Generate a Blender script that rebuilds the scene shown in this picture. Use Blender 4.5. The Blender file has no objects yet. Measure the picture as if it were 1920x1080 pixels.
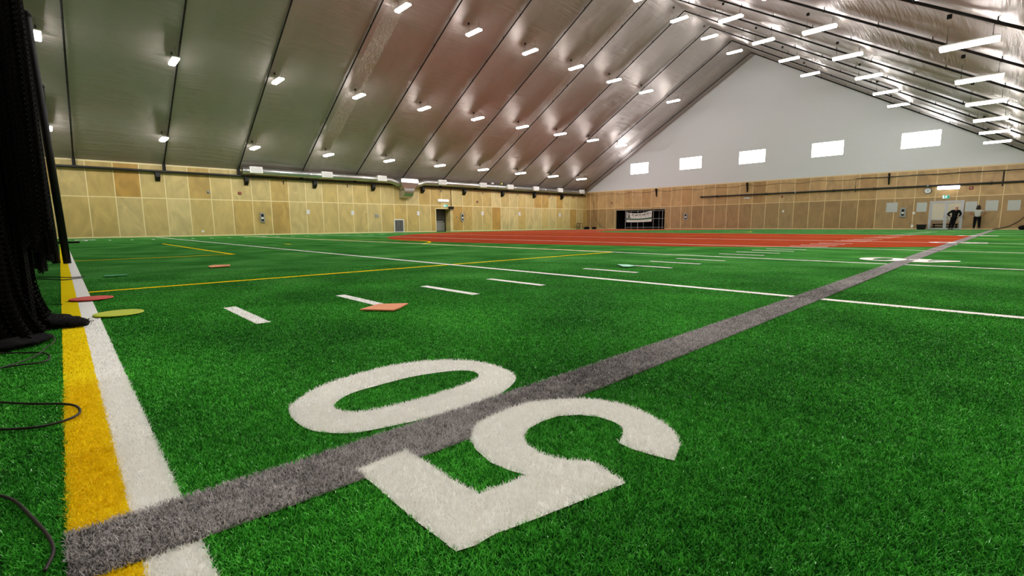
import bpy, bmesh, math, random
import numpy as np
from mathutils import Matrix, Vector
from math import pi, sin, cos

# ---------------------------------------------------------------- camera, world, exposure
scene = bpy.context.scene
C = scene.collection
CAM_H = 0.645
cam_data = bpy.data.cameras.new('camera')
cam_data.sensor_fit = 'HORIZONTAL'
cam_data.sensor_width = 36.0
cam_data.lens = 36.0 * 891.49 / 1920.0
cam_data.clip_start = 0.05
cam_data.clip_end = 400
cam = bpy.data.objects.new('camera', cam_data)
C.objects.link(cam)
RGT = Vector((0.686654, 0.726944, -0.007608))
DWN = Vector((0.090673, -0.096021, -0.991241))
FWD = Vector((-0.721308, 0.679950, -0.131847))
cam.matrix_world = Matrix((
    (RGT.x, -DWN.x, -FWD.x, 0.0),
    (RGT.y, -DWN.y, -FWD.y, 0.0),
    (RGT.z, -DWN.z, -FWD.z, CAM_H),
    (0, 0, 0, 1)))
scene.camera = cam

world = bpy.data.worlds.new('world')
scene.world = world
world.use_nodes = True
wb = world.node_tree.nodes['Background']
wb.inputs['Color'].default_value = (0.75, 0.82, 1.0, 1)
wb.inputs['Strength'].default_value = 0.6

scene.view_settings.view_transform = 'Standard'
scene.view_settings.look = 'None'
scene.view_settings.gamma = 1.0
scene.view_settings.exposure = EXPOSURE = 0.55
scene.view_settings.use_curve_mapping = False

LIGHT_STRENGTH = 50.0      # ceiling luminaires
WINDOW_STRENGTH = 11.0      # daylight in the gable windows

# ---------------------------------------------------------------- main dimensions (metres)
XL, XR = -40.0, 1.2          # long walls
YF, YN = 51.6, -9.0          # far and near end walls
WALL_H = 4.85
XRIDGE, ZRIDGE = -19.4, 17.15
SLOPE = (ZRIDGE - WALL_H) / (XRIDGE - XL)
def roof_z(x):
    return WALL_H + SLOPE * ((x - XL) if x < XRIDGE else (XR - x)) 

# ---------------------------------------------------------------- materials
def srgb(r, g, b):
    def c(v):
        v /= 255.0
        return v / 12.92 if v <= 0.04045 else ((v + 0.055) / 1.055) ** 2.4
    return (c(r), c(g), c(b), 1.0)

def mat(name, col, rough=0.6, metal=0.0, spec=0.5, emit=None, estr=1.0):
    m = bpy.data.materials.new(name)
    m.use_nodes = True
    b = m.node_tree.nodes['Principled BSDF']
    b.inputs['Base Color'].default_value = col
    b.inputs['Roughness'].default_value = rough
    b.inputs['Metallic'].default_value = metal
    b.inputs['Specular IOR Level'].default_value = spec
    if emit is not None:
        b.inputs['Emission Color'].default_value = emit
        b.inputs['Emission Strength'].default_value = estr
    return m

class NT:
    """small helper for wiring node trees"""
    def __init__(self, m):
        self.t = m.node_tree
        self.n = m.node_tree.nodes
        self.l = m.node_tree.links
        self.b = self.n['Principled BSDF']
    def node(self, kind, **kw):
        nd = self.n.new(kind)
        for k, v in kw.items():
            if k.startswith('i_'):
                key = k[2:]
                nd.inputs[int(key) if key.isdigit() else key.replace('_', ' ')].default_value = v
            else:
                setattr(nd, k, v)
        return nd
    def link(self, a, ao, b, bi):
        self.l.new(a.outputs[ao], b.inputs[bi])
    def val(self, x):
        return x
    def math(self, op, a, b=None, c=None):
        nd = self.n.new('ShaderNodeMath'); nd.operation = op
        for i, x in enumerate((a, b, c)):
            if x is None: continue
            if isinstance(x, (int, float)): nd.inputs[i].default_value = x
            else: self.l.new(x, nd.inputs[i])
        return nd.outputs[0]
    def mix(self, fac, a, b, blend='MIX'):
        nd = self.n.new('ShaderNodeMix'); nd.data_type = 'RGBA'; nd.blend_type = blend
        for idx, x in ((0, fac), (6, a), (7, b)):
            if isinstance(x, (int, float)): nd.inputs[idx].default_value = x
            elif isinstance(x, tuple): nd.inputs[idx].default_value = x
            else: self.l.new(x, nd.inputs[idx])
        return nd.outputs[2]

def turf_material(name, dark, mid, light, far_tint, rough=0.45, speck=0.6, green=False, blade_gain=1.0):
    """artificial grass; 'var' is a per-blade random number, 'blade' is 1 on the blades"""
    m = mat(name, mid, rough)
    k = NT(m)
    geo = k.node('ShaderNodeNewGeometry')
    at = k.node('ShaderNodeAttribute', attribute_name='var')
    n1 = k.node('ShaderNodeTexNoise', i_Scale=150.0, i_Detail=3.0)
    n2 = k.node('ShaderNodeTexNoise', i_Scale=0.9, i_Detail=4.0)
    n3 = k.node('ShaderNodeTexNoise', i_Scale=28.0, i_Detail=2.0)
    for n in (n1, n2, n3): k.link(geo, 'Position', n, 'Vector')
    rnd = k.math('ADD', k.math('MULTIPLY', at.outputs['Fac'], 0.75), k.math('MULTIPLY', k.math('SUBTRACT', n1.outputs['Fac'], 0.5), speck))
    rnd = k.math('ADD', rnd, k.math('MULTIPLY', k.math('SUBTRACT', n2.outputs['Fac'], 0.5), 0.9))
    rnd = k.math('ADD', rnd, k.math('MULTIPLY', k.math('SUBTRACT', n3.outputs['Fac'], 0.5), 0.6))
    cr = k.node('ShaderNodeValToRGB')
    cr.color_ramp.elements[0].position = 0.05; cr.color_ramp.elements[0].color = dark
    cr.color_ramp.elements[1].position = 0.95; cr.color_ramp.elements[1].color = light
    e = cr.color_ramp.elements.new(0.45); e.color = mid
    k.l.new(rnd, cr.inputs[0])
    ab = k.node('ShaderNodeAttribute', attribute_name='blade')      # 1 on single blades, 0 on the flat backing
    if green:                                                       # blade colour brightened to offset the shade blades throw on each other
        hs = k.node('ShaderNodeVectorMath', operation='MULTIPLY'); k.l.new(cr.outputs[0], hs.inputs[0]); hs.inputs[1].default_value = (1.25, 2.1, 1.0)
        k.l.new(k.mix(ab.outputs['Fac'], cr.outputs[0], hs.outputs[0]), k.b.inputs['Base Color'])
    else:
        hs = k.node('ShaderNodeVectorMath', operation='SCALE'); k.l.new(cr.outputs[0], hs.inputs[0]); hs.inputs['Scale'].default_value = blade_gain  # same brightening of blade colour against their mutual shade
        k.l.new(k.mix(ab.outputs['Fac'], cr.outputs[0], hs.outputs[0]), k.b.inputs['Base Color'])
    shiny = k.math('GREATER_THAN', at.outputs['Fac'], 0.90)        # a few glossy fibres glint
    k.l.new(k.math('MULTIPLY', ab.outputs['Fac'], k.math('ADD', 0.06, k.math('MULTIPLY', shiny, 1.3 if green else 0.3))), k.b.inputs['Specular IOR Level'])
    k.l.new(k.math('SUBTRACT', 0.95, k.math('MULTIPLY', ab.outputs['Fac'], 0.95 - rough)), k.b.inputs['Roughness'])
    # thin plastic fibres let light through
    tr = k.node('ShaderNodeBsdfTranslucent')
    src = k.b.inputs['Base Color'].links[0].from_socket
    k.l.new(src, tr.inputs['Color'])
    mx = k.node('ShaderNodeMixShader')
    k.l.new(k.math('MULTIPLY', ab.outputs['Fac'], 0.25 if green else 0.42), mx.inputs[0])
    k.l.new(k.b.outputs[0], mx.inputs[1]); k.l.new(tr.outputs[0], mx.inputs[2])
    k.l.new(mx.outputs[0], k.n['Material Output'].inputs['Surface'])
    return m

M = {}
M['turf_green'] = turf_material('turf_green', (0.012, 0.060, 0.012, 1), (0.044, 0.200, 0.036, 1), (0.17, 0.46, 0.12, 1), None, 0.24, 0.6, True)
M['turf_white'] = turf_material('turf_white', (0.95, 0.95, 0.93, 1), (0.965, 0.965, 0.95, 1), (0.98, 0.98, 0.965, 1), None, 0.5, 0.3)
M['turf_yellow'] = turf_material('turf_yellow', (0.86, 0.62, 0.008, 1), (0.94, 0.74, 0.012, 1), (0.98, 0.82, 0.03, 1), None, 0.5, 0.3)
M['turf_grey'] = turf_material('turf_grey', (0.055, 0.052, 0.055, 1), (0.29, 0.275, 0.285, 1), (0.50, 0.485, 0.495, 1), None, 0.5, 1.2, False, 1.9)
M['turf_red'] = turf_material('turf_red', (0.28, 0.044, 0.018, 1), (0.37, 0.062, 0.025, 1), (0.46, 0.09, 0.038, 1), None, 0.6, 0.4)

def plywood_material(name, axis, phase, pitch, c1, c2, c3, batten, lower=1.0):
    """birch plywood sheets in two courses: one tone per sheet, rotary-cut figure, pale joint battens"""
    m = mat(name, c1, 0.45)
    k = NT(m)
    tc = k.node('ShaderNodeNewGeometry')
    sp = k.node('ShaderNodeSeparateXYZ'); k.link(tc, 'Position', sp, 0)
    h = sp.outputs[axis]; z = sp.outputs['Z']
    u = k.math('DIVIDE', k.math('SUBTRACT', h, phase), pitch)
    iu = k.math('FLOOR', u)
    fu = k.math('SUBTRACT', u, iu)
    up = k.math('GREATER_THAN', z, 2.58)
    cell = k.node('ShaderNodeCombineXYZ')
    k.l.new(iu, cell.inputs[0]); k.l.new(up, cell.inputs[1])
    wn = k.node('ShaderNodeTexWhiteNoise', noise_dimensions='3D'); k.link(cell, 0, wn, 'Vector')
    # figure: stretched noise, shifted for each sheet
    vec = k.node('ShaderNodeCombineXYZ')
    k.l.new(k.math('ADD', k.math('MULTIPLY', h, 1.6), k.math('MULTIPLY', wn.outputs['Value'], 37.0)), vec.inputs[0])
    k.l.new(k.math('MULTIPLY', z, 0.75), vec.inputs[1])
    k.l.new(k.math('MULTIPLY', wn.outputs['Value'], 11.0), vec.inputs[2])
    fig = k.node('ShaderNodeTexNoise', i_Scale=0.9, i_Detail=3.0, i_Roughness=0.45, i_Distortion=1.2); k.link(vec, 0, fig, 'Vector')
    tone = k.node('ShaderNodeValToRGB')
    tone.color_ramp.elements[0].color = c1; tone.color_ramp.elements[0].position = 0.0
    tone.color_ramp.elements[1].color = c3; tone.color_ramp.elements[1].position = 1.0
    e = tone.color_ramp.elements.new(0.6); e.color = c2
    k.l.new(wn.outputs['Value'], tone.inputs[0])
    figr = k.node('ShaderNodeMapRange', i_1=0.3, i_2=0.72, i_3=0.80, i_4=1.12); k.l.new(fig.outputs['Fac'], figr.inputs[0])
    mul = k.node('ShaderNodeVectorMath', operation='SCALE')
    k.l.new(tone.outputs[0], mul.inputs[0])
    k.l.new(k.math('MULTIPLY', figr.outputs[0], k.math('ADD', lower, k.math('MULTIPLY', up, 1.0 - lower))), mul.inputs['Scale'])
    d = k.math('MINIMUM', fu, k.math('SUBTRACT', 1.0, fu))
    jv = k.math('LESS_THAN', d, 0.026 / pitch)
    jh = k.math('LESS_THAN', k.math('ABSOLUTE', k.math('SUBTRACT', z, 2.6)), 0.03)
    jb = k.math('LESS_THAN', z, 0.09)
    jt = k.math('GREATER_THAN', z, WALL_H - 0.10)
    j = k.math('MAXIMUM', k.math('MAXIMUM', jv, jh), k.math('MAXIMUM', jb, jt))
    col = k.mix(j, mul.outputs[0], batten)
    k.l.new(col, k.b.inputs['Base Color'])
    return m

M['ply_left'] = plywood_material('plywood_left', 'Y', 0.16, 1.33, srgb(206, 188, 132), srgb(198, 174, 108), srgb(182, 140, 62), srgb(232, 218, 168))
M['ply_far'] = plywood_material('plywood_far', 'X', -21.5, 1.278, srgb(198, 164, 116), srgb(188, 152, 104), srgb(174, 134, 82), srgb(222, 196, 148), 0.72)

def liner_material(name, col, rough, metal, bump, roof=False):
    """thin film: long taut creases running from rib to rib, crumpled overlaps where two widths meet"""
    m = mat(name, col, rough, metal)
    k = NT(m)
    geo = k.node('ShaderNodeNewGeometry')
    sp = k.node('ShaderNodeSeparateXYZ'); k.link(geo, 'Position', sp, 0)
    mp = k.node('ShaderNodeMapping'); mp.inputs['Scale'].default_value = (1.0, 0.07, 1.0)
    k.link(geo, 'Position', mp, 'Vector')
    n = k.node('ShaderNodeTexNoise', i_Scale=4.2, i_Detail=4.0, i_Roughness=0.6, i_Distortion=0.25); k.link(mp, 0, n, 'Vector')
    n2 = k.node('ShaderNodeTexNoise', i_Scale=0.35, i_Detail=2.0); k.link(geo, 'Position', n2, 'Vector')
    fac = k.node('ShaderNodeMapRange', i_1=0.38, i_2=0.62, i_3=0.25, i_4=2.2); k.l.new(n2.outputs['Fac'], fac.inputs[0])
    hgt = k.math('MULTIPLY', n.outputs['Fac'], fac.outputs[0])
    if roof:
        # crumpled overlap strips
        w = k.math('PINGPONG', k.math('SUBTRACT', sp.outputs['Y'], 15.5), 8.35)
        strip = k.math('LESS_THAN', w, 0.55)
        n3 = k.node('ShaderNodeTexNoise', i_Scale=2.4, i_Detail=5.0, i_Roughness=0.65, i_Distortion=1.6); k.link(geo, 'Position', n3, 'Vector')
        hgt = k.math('ADD', hgt, k.math('MULTIPLY', strip, k.math('ADD', 0.8, k.math('MULTIPLY', n3.outputs['Fac'], 2.6))))
        k.l.new(k.mix(k.math('MULTIPLY', strip, 0.35), col, (min(1, col[0] * 1.5), min(1, col[1] * 1.5), min(1, col[2] * 1.5), 1)), k.b.inputs['Base Color'])
        k.l.new(k.math('SUBTRACT', rough, k.math('MULTIPLY', strip, 0.10)), k.b.inputs['Roughness'])
    else:
        # drape folds along the lower edge
        lo = k.node('ShaderNodeMapRange', i_1=5.9, i_2=4.9, i_3=0.0, i_4=1.0); k.l.new(sp.outputs['Z'], lo.inputs[0])
        v = k.node('ShaderNodeCombineXYZ'); k.l.new(k.math('ADD', sp.outputs['X'], k.math('MULTIPLY', sp.outputs['Z'], 1.3)), v.inputs[0]); k.l.new(k.math('MULTIPLY', sp.outputs['Z'], 0.25), v.inputs[1])
        n3 = k.node('ShaderNodeTexNoise', i_Scale=1.5, i_Detail=1.5, i_Distortion=0.4); k.link(v, 0, n3, 'Vector')
        rt = k.node('ShaderNodeMapRange', i_1=-20.0, i_2=-2.0, i_3=0.15, i_4=1.0); k.l.new(sp.outputs['X'], rt.inputs[0])
        hgt = k.math('ADD', k.math('MULTIPLY', hgt, 0.3), k.math('MULTIPLY', k.math('MULTIPLY', k.math('MULTIPLY', lo.outputs[0], rt.outputs[0]), n3.outputs['Fac']), 3.5))
    bp = k.node('ShaderNodeBump', i_Strength=bump, i_Distance=0.08)
    k.l.new(hgt, bp.inputs['Height']); k.link(bp, 'Normal', k.b, 'Normal')
    return m
M['liner_roof'] = liner_material('foil_roof_liner', (0.37, 0.325, 0.305, 1), 0.46, 0.50, 0.62, True)
M['liner_gable'] = liner_material('white_gable_liner', (0.63, 0.65, 0.69, 1), 0.55, 0.0, 0.35)

M['black'] = mat('black_paint', (0.004, 0.004, 0.004, 1), 0.5, spec=0.25)
M['black_steel'] = mat('black_steel', (0.012, 0.010, 0.010, 1), 0.5)
M['rubber'] = mat('rubber_cord', (0.012, 0.008, 0.007, 1), 0.5)
M['cable'] = mat('dark_thin_cable', (0.09, 0.05, 0.03, 1), 0.6)
M['galv'] = mat('galvanised_steel', (0.52, 0.53, 0.53, 1), 0.33, 0.9)
M['steel_grey'] = mat('grey_steel', (0.33, 0.34, 0.36, 1), 0.4, 0.6)
M['alu'] = mat('aluminium', (0.50, 0.51, 0.56, 1), 0.4, 0.5)
M['white_metal'] = mat('white_enamel', (0.80, 0.80, 0.78, 1), 0.4)
M['white_grille'] = mat('grille_grey', (0.50, 0.50, 0.50, 1), 0.5)
M['lamp_body'] = mat('lamp_body', (0.75, 0.72, 0.70, 1), 0.4, 0.2)
M['lamp_glow'] = mat('lamp_lens', (0.9, 0.9, 0.88, 1), 0.4, emit=(1.0, 0.965, 0.925, 1), estr=LIGHT_STRENGTH)
M['wall_lamp_glow'] = mat('wall_lamp_lens', (0.9, 0.9, 0.9, 1), 0.4, emit=(1.0, 0.96, 0.93, 1), estr=5.0)
M['wall_lamp_dim'] = mat('emergency_lamp_lens', (0.9, 0.88, 0.9, 1), 0.4, emit=(1.0, 0.95, 0.95, 1), estr=0.45)
M['daylight'] = mat('translucent_pane', (0.9, 0.9, 0.88, 1), 0.5, emit=(0.97, 0.985, 1.0, 1), estr=WINDOW_STRENGTH)
M['paper'] = mat('paper', (0.72, 0.73, 0.78, 1), 0.8)
M['paper_shaded'] = mat('poster_paper', (0.50, 0.53, 0.53, 1), 0.8)
M['box_grey'] = mat('panel_grey', (0.30, 0.31, 0.31, 1), 0.5)
M['red'] = mat('red_plastic', (0.30, 0.02, 0.012, 1), 0.5)
M['green_sign'] = mat('green_sign', (0.02, 0.25, 0.17, 1), 0.5, emit=(0.02, 0.35, 0.22, 1), estr=0.35)
M['sign_white'] = mat('sign_white', (0.8, 0.9, 0.9, 1), 0.5, emit=(0.75, 1.0, 0.95, 1), estr=0.5)
M['banner'] = mat('banner_vinyl', (0.70, 0.71, 0.68, 1), 0.6)
M['banner_green'] = mat('banner_green', (0.004, 0.085, 0.04, 1), 0.6)
M['banner_ink'] = mat('banner_black', (0.01, 0.012, 0.012, 1), 0.6)
M['black_cloth'] = mat('black_cloth', (0.005, 0.005, 0.006, 1), 0.95, spec=0.15)
M['door_dark'] = mat('dark_door', (0.060, 0.055, 0.052, 1), 0.5, 0.2)
M['pane_cream'] = mat('cream_blind', (0.62, 0.56, 0.46, 1), 0.7)
M['lobby'] = mat('lobby_wall', (0.62, 0.50, 0.36, 1), 0.8)
M['glass'] = mat('clear_glass', (0.9, 0.93, 0.95, 1), 0.02)
M['glass'].node_tree.nodes['Principled BSDF'].inputs['Transmission Weight'].default_value = 1.0
M['glass'].node_tree.nodes['Principled BSDF'].inputs['IOR'].default_value = 1.05
M['spot_red'] = mat('rubber_spot_red', (0.72, 0.045, 0.03, 1), 0.5)
M['spot_yellow'] = mat('rubber_spot_lime', (0.55, 0.66, 0.01, 1), 0.5)
M['spot_orange'] = mat('rubber_mat_orange', (0.86, 0.30, 0.12, 1), 0.5)
M['spot_green'] = mat('rubber_mat_green', (0.05, 0.42, 0.20, 1), 0.5)
M['spot_mint'] = mat('rubber_mat_mint', (0.30, 0.75, 0.55, 1), 0.5)
M['skin'] = mat('skin', (0.40, 0.17, 0.11, 1), 0.6)
M['skin_dark'] = mat('skin_tan', (0.32, 0.13, 0.075, 1), 0.6)
M['hair'] = mat('dark_hair', (0.012, 0.006, 0.006, 1), 0.6)
M['shirt'] = mat('light_grey_shirt', (0.45, 0.46, 0.44, 1), 0.8)
M['wood_stool'] = mat('dark_wood', (0.10, 0.035, 0.015, 1), 0.6)

def net_material():
    """knotted black netting: strands with open diamonds between them, denser where it hangs in folds"""
    m = mat('black_netting', (0.003, 0.0028, 0.0026, 1), 0.95, spec=0.1)
    k = NT(m)
    uv = k.node('ShaderNodeUVMap', uv_map='UVMap')
    sp = k.node('ShaderNodeSeparateXYZ'); k.link(uv, 'UV', sp, 0)
    a = k.math('ADD', sp.outputs[0], sp.outputs[1]); b = k.math('SUBTRACT', sp.outputs[0], sp.outputs[1])
    fa = k.math('PINGPONG', k.math('MULTIPLY', a, 34.0), 0.5)
    fb = k.math('PINGPONG', k.math('MULTIPLY', b, 34.0), 0.5)
    strand = k.math('LESS_THAN', k.math('MINIMUM', fa, fb), 0.20)
    k.l.new(strand, k.b.inputs['Alpha'])
    return m
M['net'] = net_material()

# ---------------------------------------------------------------- object helpers
def props(o, label=None, cat=None, group=None, kind=None):
    if label: o['label'] = label
    if cat: o['category'] = cat
    if group: o['group'] = group
    if kind: o['kind'] = kind
    return o

def link(o, parent=None):
    C.objects.link(o)
    if parent is not None: o.parent = parent
    return o

def obj(name, bm, material, parent=None, smooth=False, loc=None):
    me = bpy.data.meshes.new(name)
    bm.normal_update()
    bm.to_mesh(me); bm.free()
    me.materials.append(material)
    if smooth: me.shade_smooth()
    o = bpy.data.objects.new(name, me)
    if loc is not None: o.location = loc
    return link(o, parent)

def empty(name, loc, rz=0.0):
    o = bpy.data.objects.new(name, None)
    o.empty_display_size = 0.2
    o.location = loc; o.rotation_euler = (0, 0, rz)
    return link(o)

def add_box(bm, x0, x1, y0, y1, z0, z1):
    v = [bm.verts.new((x, y, z)) for z in (z0, z1) for y in (y0, y1) for x in (x0, x1)]
    for f in ((0, 2, 3, 1), (4, 5, 7, 6), (0, 1, 5, 4), (2, 6, 7, 3), (0, 4, 6, 2), (1, 3, 7, 5)):
        bm.faces.new([v[i] for i in f])
    return bm
def box(x0, x1, y0, y1, z0, z1, bevel=0.0):
    bm = bmesh.new(); add_box(bm, x0, x1, y0, y1, z0, z1)
    if bevel: bmesh.ops.bevel(bm, geom=bm.edges[:], offset=bevel, segments=2, affect='EDGES')
    return bm

def add_tube(bm, pts, r, seg=8, caps=True, r_end=None):
    pts = [Vector(p) for p in pts]
    n = len(pts); rings = []
    ref = None
    for i, p in enumerate(pts):
        t = (pts[min(i + 1, n - 1)] - pts[max(i - 1, 0)]).normalized()
        if ref is None:
            ref = Vector((0, 0, 1)) if abs(t.z) < 0.9 else Vector((1, 0, 0))
        a = t.cross(ref)
        if a.length < 1e-6: a = t.orthogonal()
        a.normalize(); b = a.cross(t).normalized(); ref = b
        rr = r if r_end is None else r + (r_end - r) * i / (n - 1)
        rings.append([bm.verts.new(p + (a * cos(2 * pi * j / seg) + b * sin(2 * pi * j / seg)) * rr) for j in range(seg)])
    for i in range(n - 1):
        for j in range(seg):
            bm.faces.new((rings[i][j], rings[i][(j + 1) % seg], rings[i + 1][(j + 1) % seg], rings[i + 1][j]))
    if caps:
        bm.faces.new(rings[0][::-1]); bm.faces.new(rings[-1])
    return bm
def tube(pts, r, seg=8, **k):
    return add_tube(bmesh.new(), pts, r, seg, **k)

def add_prism(bm, poly, axis, a, b):
    """poly: 2D points; axis 'x','y' or 'z' is the extrusion direction"""
    def P(p, t):
        return {'x': (t, p[0], p[1]), 'y': (p[0], t, p[1]), 'z': (p[0], p[1], t)}[axis]
    v0 = [bm.verts.new(P(p, a)) for p in poly]; v1 = [bm.verts.new(P(p, b)) for p in poly]
    n = len(poly)
    bm.faces.new(v0); bm.faces.new(v1[::-1])
    for i in range(n): bm.faces.new((v0[i], v0[(i + 1) % n], v1[(i + 1) % n], v1[i]))
    bmesh.ops.recalc_face_normals(bm, faces=bm.faces[:])
    return bm
def prism(poly, axis, a, b):
    return add_prism(bmesh.new(), poly, axis, a, b)

def smooth_line(pts, n=6):
    """Catmull-Rom through the points"""
    P = [Vector(p) for p in pts]; out = []
    for i in range(len(P) - 1):
        p0, p1, p2, p3 = P[max(i - 1, 0)], P[i], P[i + 1], P[min(i + 2, len(P) - 1)]
        for s in range(n):
            t = s / n
            out.append(0.5 * ((2 * p1) + (-p0 + p2) * t + (2 * p0 - 5 * p1 + 4 * p2 - p3) * t * t + (-p0 + 3 * p1 - 3 * p2 + p3) * t ** 3))
    out.append(P[-1]); return out

def copy_tree(o, parent=None):
    c = o.copy(); C.objects.link(c)
    if parent is not None: c.parent = parent
    for ch in list(o.children): copy_tree(ch, c)
    return c

ORD = ['first', 'second', 'third', 'fourth', 'fifth', 'sixth', 'seventh', 'eighth', 'ninth', 'tenth', 'eleventh', 'twelfth', 'thirteenth', 'fourteenth']
rng = np.random.default_rng(7)
random.seed(7)

# ---------------------------------------------------------------- floor: artificial turf with inlaid markings
ZERO_OUT = [(-1.713,0.528),(-1.764,0.569),(-1.845,0.663),(-1.892,0.774),(-1.914,0.903),(-1.92,1.035),(-1.889,1.157),(-1.827,1.265),(-1.729,1.348),(-1.623,1.382),(-1.499,1.376),(-1.431,1.354),(-1.379,1.317),(-1.327,1.232),(-1.288,1.127),(-1.282,1.02),(-1.283,0.916),(-1.296,0.838),(-1.318,0.74),(-1.338,0.666),(-1.357,0.613),(-1.386,0.574),(-1.435,0.536),(-1.484,0.513),(-1.541,0.505),(-1.624,0.507)]
ZERO_IN = [(-1.621,0.65),(-1.678,0.703),(-1.709,0.78),(-1.716,0.892),(-1.716,1.016),(-1.688,1.132),(-1.641,1.227),(-1.578,1.259),(-1.519,1.235),(-1.486,1.171),(-1.471,1.065),(-1.463,0.948),(-1.47,0.839),(-1.486,0.743),(-1.513,0.677),(-1.559,0.65)]
FIVE = [(-1.144,0.502),(-1.148,0.66),(-1.034,0.664),(-0.936,0.659),(-0.829,0.667),(-0.814,0.762),(-0.812,0.811),(-0.851,0.797),(-0.882,0.792),(-0.924,0.787),(-1.012,0.806),(-1.077,0.839),(-1.121,0.884),(-1.145,0.916),(-1.162,0.985),(-1.168,1.097),(-1.156,1.185),(-1.111,1.264),(-1.056,1.328),(-0.997,1.369),(-0.916,1.394),(-0.839,1.392),(-0.752,1.363),(-0.696,1.336),(-0.647,1.29),(-0.615,1.239),(-0.585,1.151),(-0.64,1.137),(-0.702,1.127),(-0.752,1.133),(-0.763,1.171),(-0.788,1.214),(-0.807,1.234),(-0.849,1.249),(-0.906,1.246),(-0.963,1.213),(-1.004,1.155),(-1.013,1.087),(-1.004,1.016),(-0.978,0.966),(-0.935,0.935),(-0.872,0.92),(-0.816,0.93),(-0.772,0.956),(-0.741,0.986),(-0.685,0.976),(-0.613,0.962),(-0.626,0.894),(-0.651,0.775),(-0.666,0.703),(-0.681,0.637),(-0.691,0.6),(-0.692,0.544),(-0.704,0.507),(-0.758,0.506),(-0.833,0.503),(-0.933,0.504),(-1.033,0.507),(-1.104,0.506)]
CORD1 = [(-2.612,-0.309),(-2.504,-0.221),(-2.398,-0.135),(-2.329,-0.064),(-2.267,-0.023),(-2.192,-0.009),(-2.137,-0.018),(-2.103,-0.051),(-2.095,-0.102),(-2.127,-0.163),(-2.224,-0.273)]
CORD2 = [(-3.67,-0.442),(-3.511,-0.283),(-3.426,-0.184),(-3.367,-0.125),(-3.272,-0.098),(-3.168,-0.099),(-3.124,-0.129),(-3.135,-0.2),(-3.137,-0.26),(-3.194,-0.362)]
CORD3 = [(-3.856,-0.093),(-3.697,-0.079),(-3.554,-0.086),(-3.454,-0.11),(-3.306,-0.133),(-3.182,-0.176),(-3.113,-0.225),(-3.028,-0.301)]
CORD4 = [(-1.7,-0.224),(-1.611,-0.166),(-1.547,-0.136),(-1.44,-0.107),(-1.328,-0.08),(-1.262,-0.07),(-1.223,-0.072),(-1.183,-0.081)]
CORD5 = [(-5.72,-0.327),(-5.58,-0.209),(-5.518,-0.132),(-5.428,-0.044)]
CORD6 = [(-4.906,-0.124),(-4.817,-0.066),(-4.738,-0.018),(-4.564,-0.039),(-4.456,-0.061)]
CORD7 = [(-8.716,-0.271),(-8.552,-0.12),(-8.3,0.03),(-8.315,0.184)]
CORD8 = [(-8.497,-0.314),(-8.0,-0.045),(-8.076,0.077),(-8.124,0.153)]
TRAIN_A = [(-5.412,-0.62),(-5.173,-0.386),(-4.845,-0.207),(-4.68,-0.127),(-4.511,-0.039),(-4.378,0.041),(-4.246,0.072),(-4.148,0.075),(-4.084,0.047),(-4.057,0.008),(-4.013,-0.054),(-3.893,-0.112),(-3.849,-0.177),(-3.632,-0.212),(-3.442,-0.242),(-3.452,-0.279),(-3.491,-0.424)]

def rounded(poly, n=4):
    q = [poly[-1]] + poly + poly[:2]
    L = smooth_line([(x, y, 0) for x, y in q], n)
    return [(v.x, v.y) for v in L[n:-n - 1]]
ZERO_OUT = rounded(ZERO_OUT); ZERO_IN = rounded(ZERO_IN)
def rect(x0, x1, y0, y1): return [(x0, y0), (x1, y0), (x1, y1), (x0, y1)]
def shift(poly, dx, dy): return [(x + dx, y + dy) for x, y in poly]

GREY_U = [(-1.31, -0.05), (-1.29, 0.4), (-1.28, 1.2), (-1.277, 2.4), (-1.285, 3.9), (-1.34, 9.2), (-1.40, 14.7), (-1.42, 27.6), (-1.42, 51.5)]
GREY_L = [(-1.11, -0.05), (-1.09, 0.35), (-1.073, 0.9), (-1.068, 1.6), (-1.07, 2.4), (-1.085, 4.4), (-1.13, 9.3), (-1.15, 14.2), (-1.17, 27.0), (-1.17, 51.5)]
RED = [(-1.36, 16.4), (-2.45, 15.2), (-4.0, 14.1), (-5.7, 13.1), (-7.65, 12.2), (-9.2, 11.8), (-11.2, 11.3), (-13.4, 10.95), (-15.4, 10.7), (-18.3, 10.75),
       (-21.2, 11.75), (-24.0, 13.1), (-26.5, 14.9), (-28.5, 16.9), (-31.2, 19.4), (-33.4, 22.2), (-35.2, 26.6), (-36.5, 33.0), (-37.2, 39.0), (-36.9, 45.0),
       (-35.5, 50.0), (-33.0, 51.5), (-18.5, 51.5), (-21.0, 46.0), (-25.8, 40.0), (-26.2, 35.0), (-22.5, 31.2), (-16.0, 30.5), (-8.0, 30.4), (-1.40, 29.6)]
ROW = [0.10 + 4.57 * i for i in range(12)]      # five-yard lines; ROW[0] is the white border band
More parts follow.
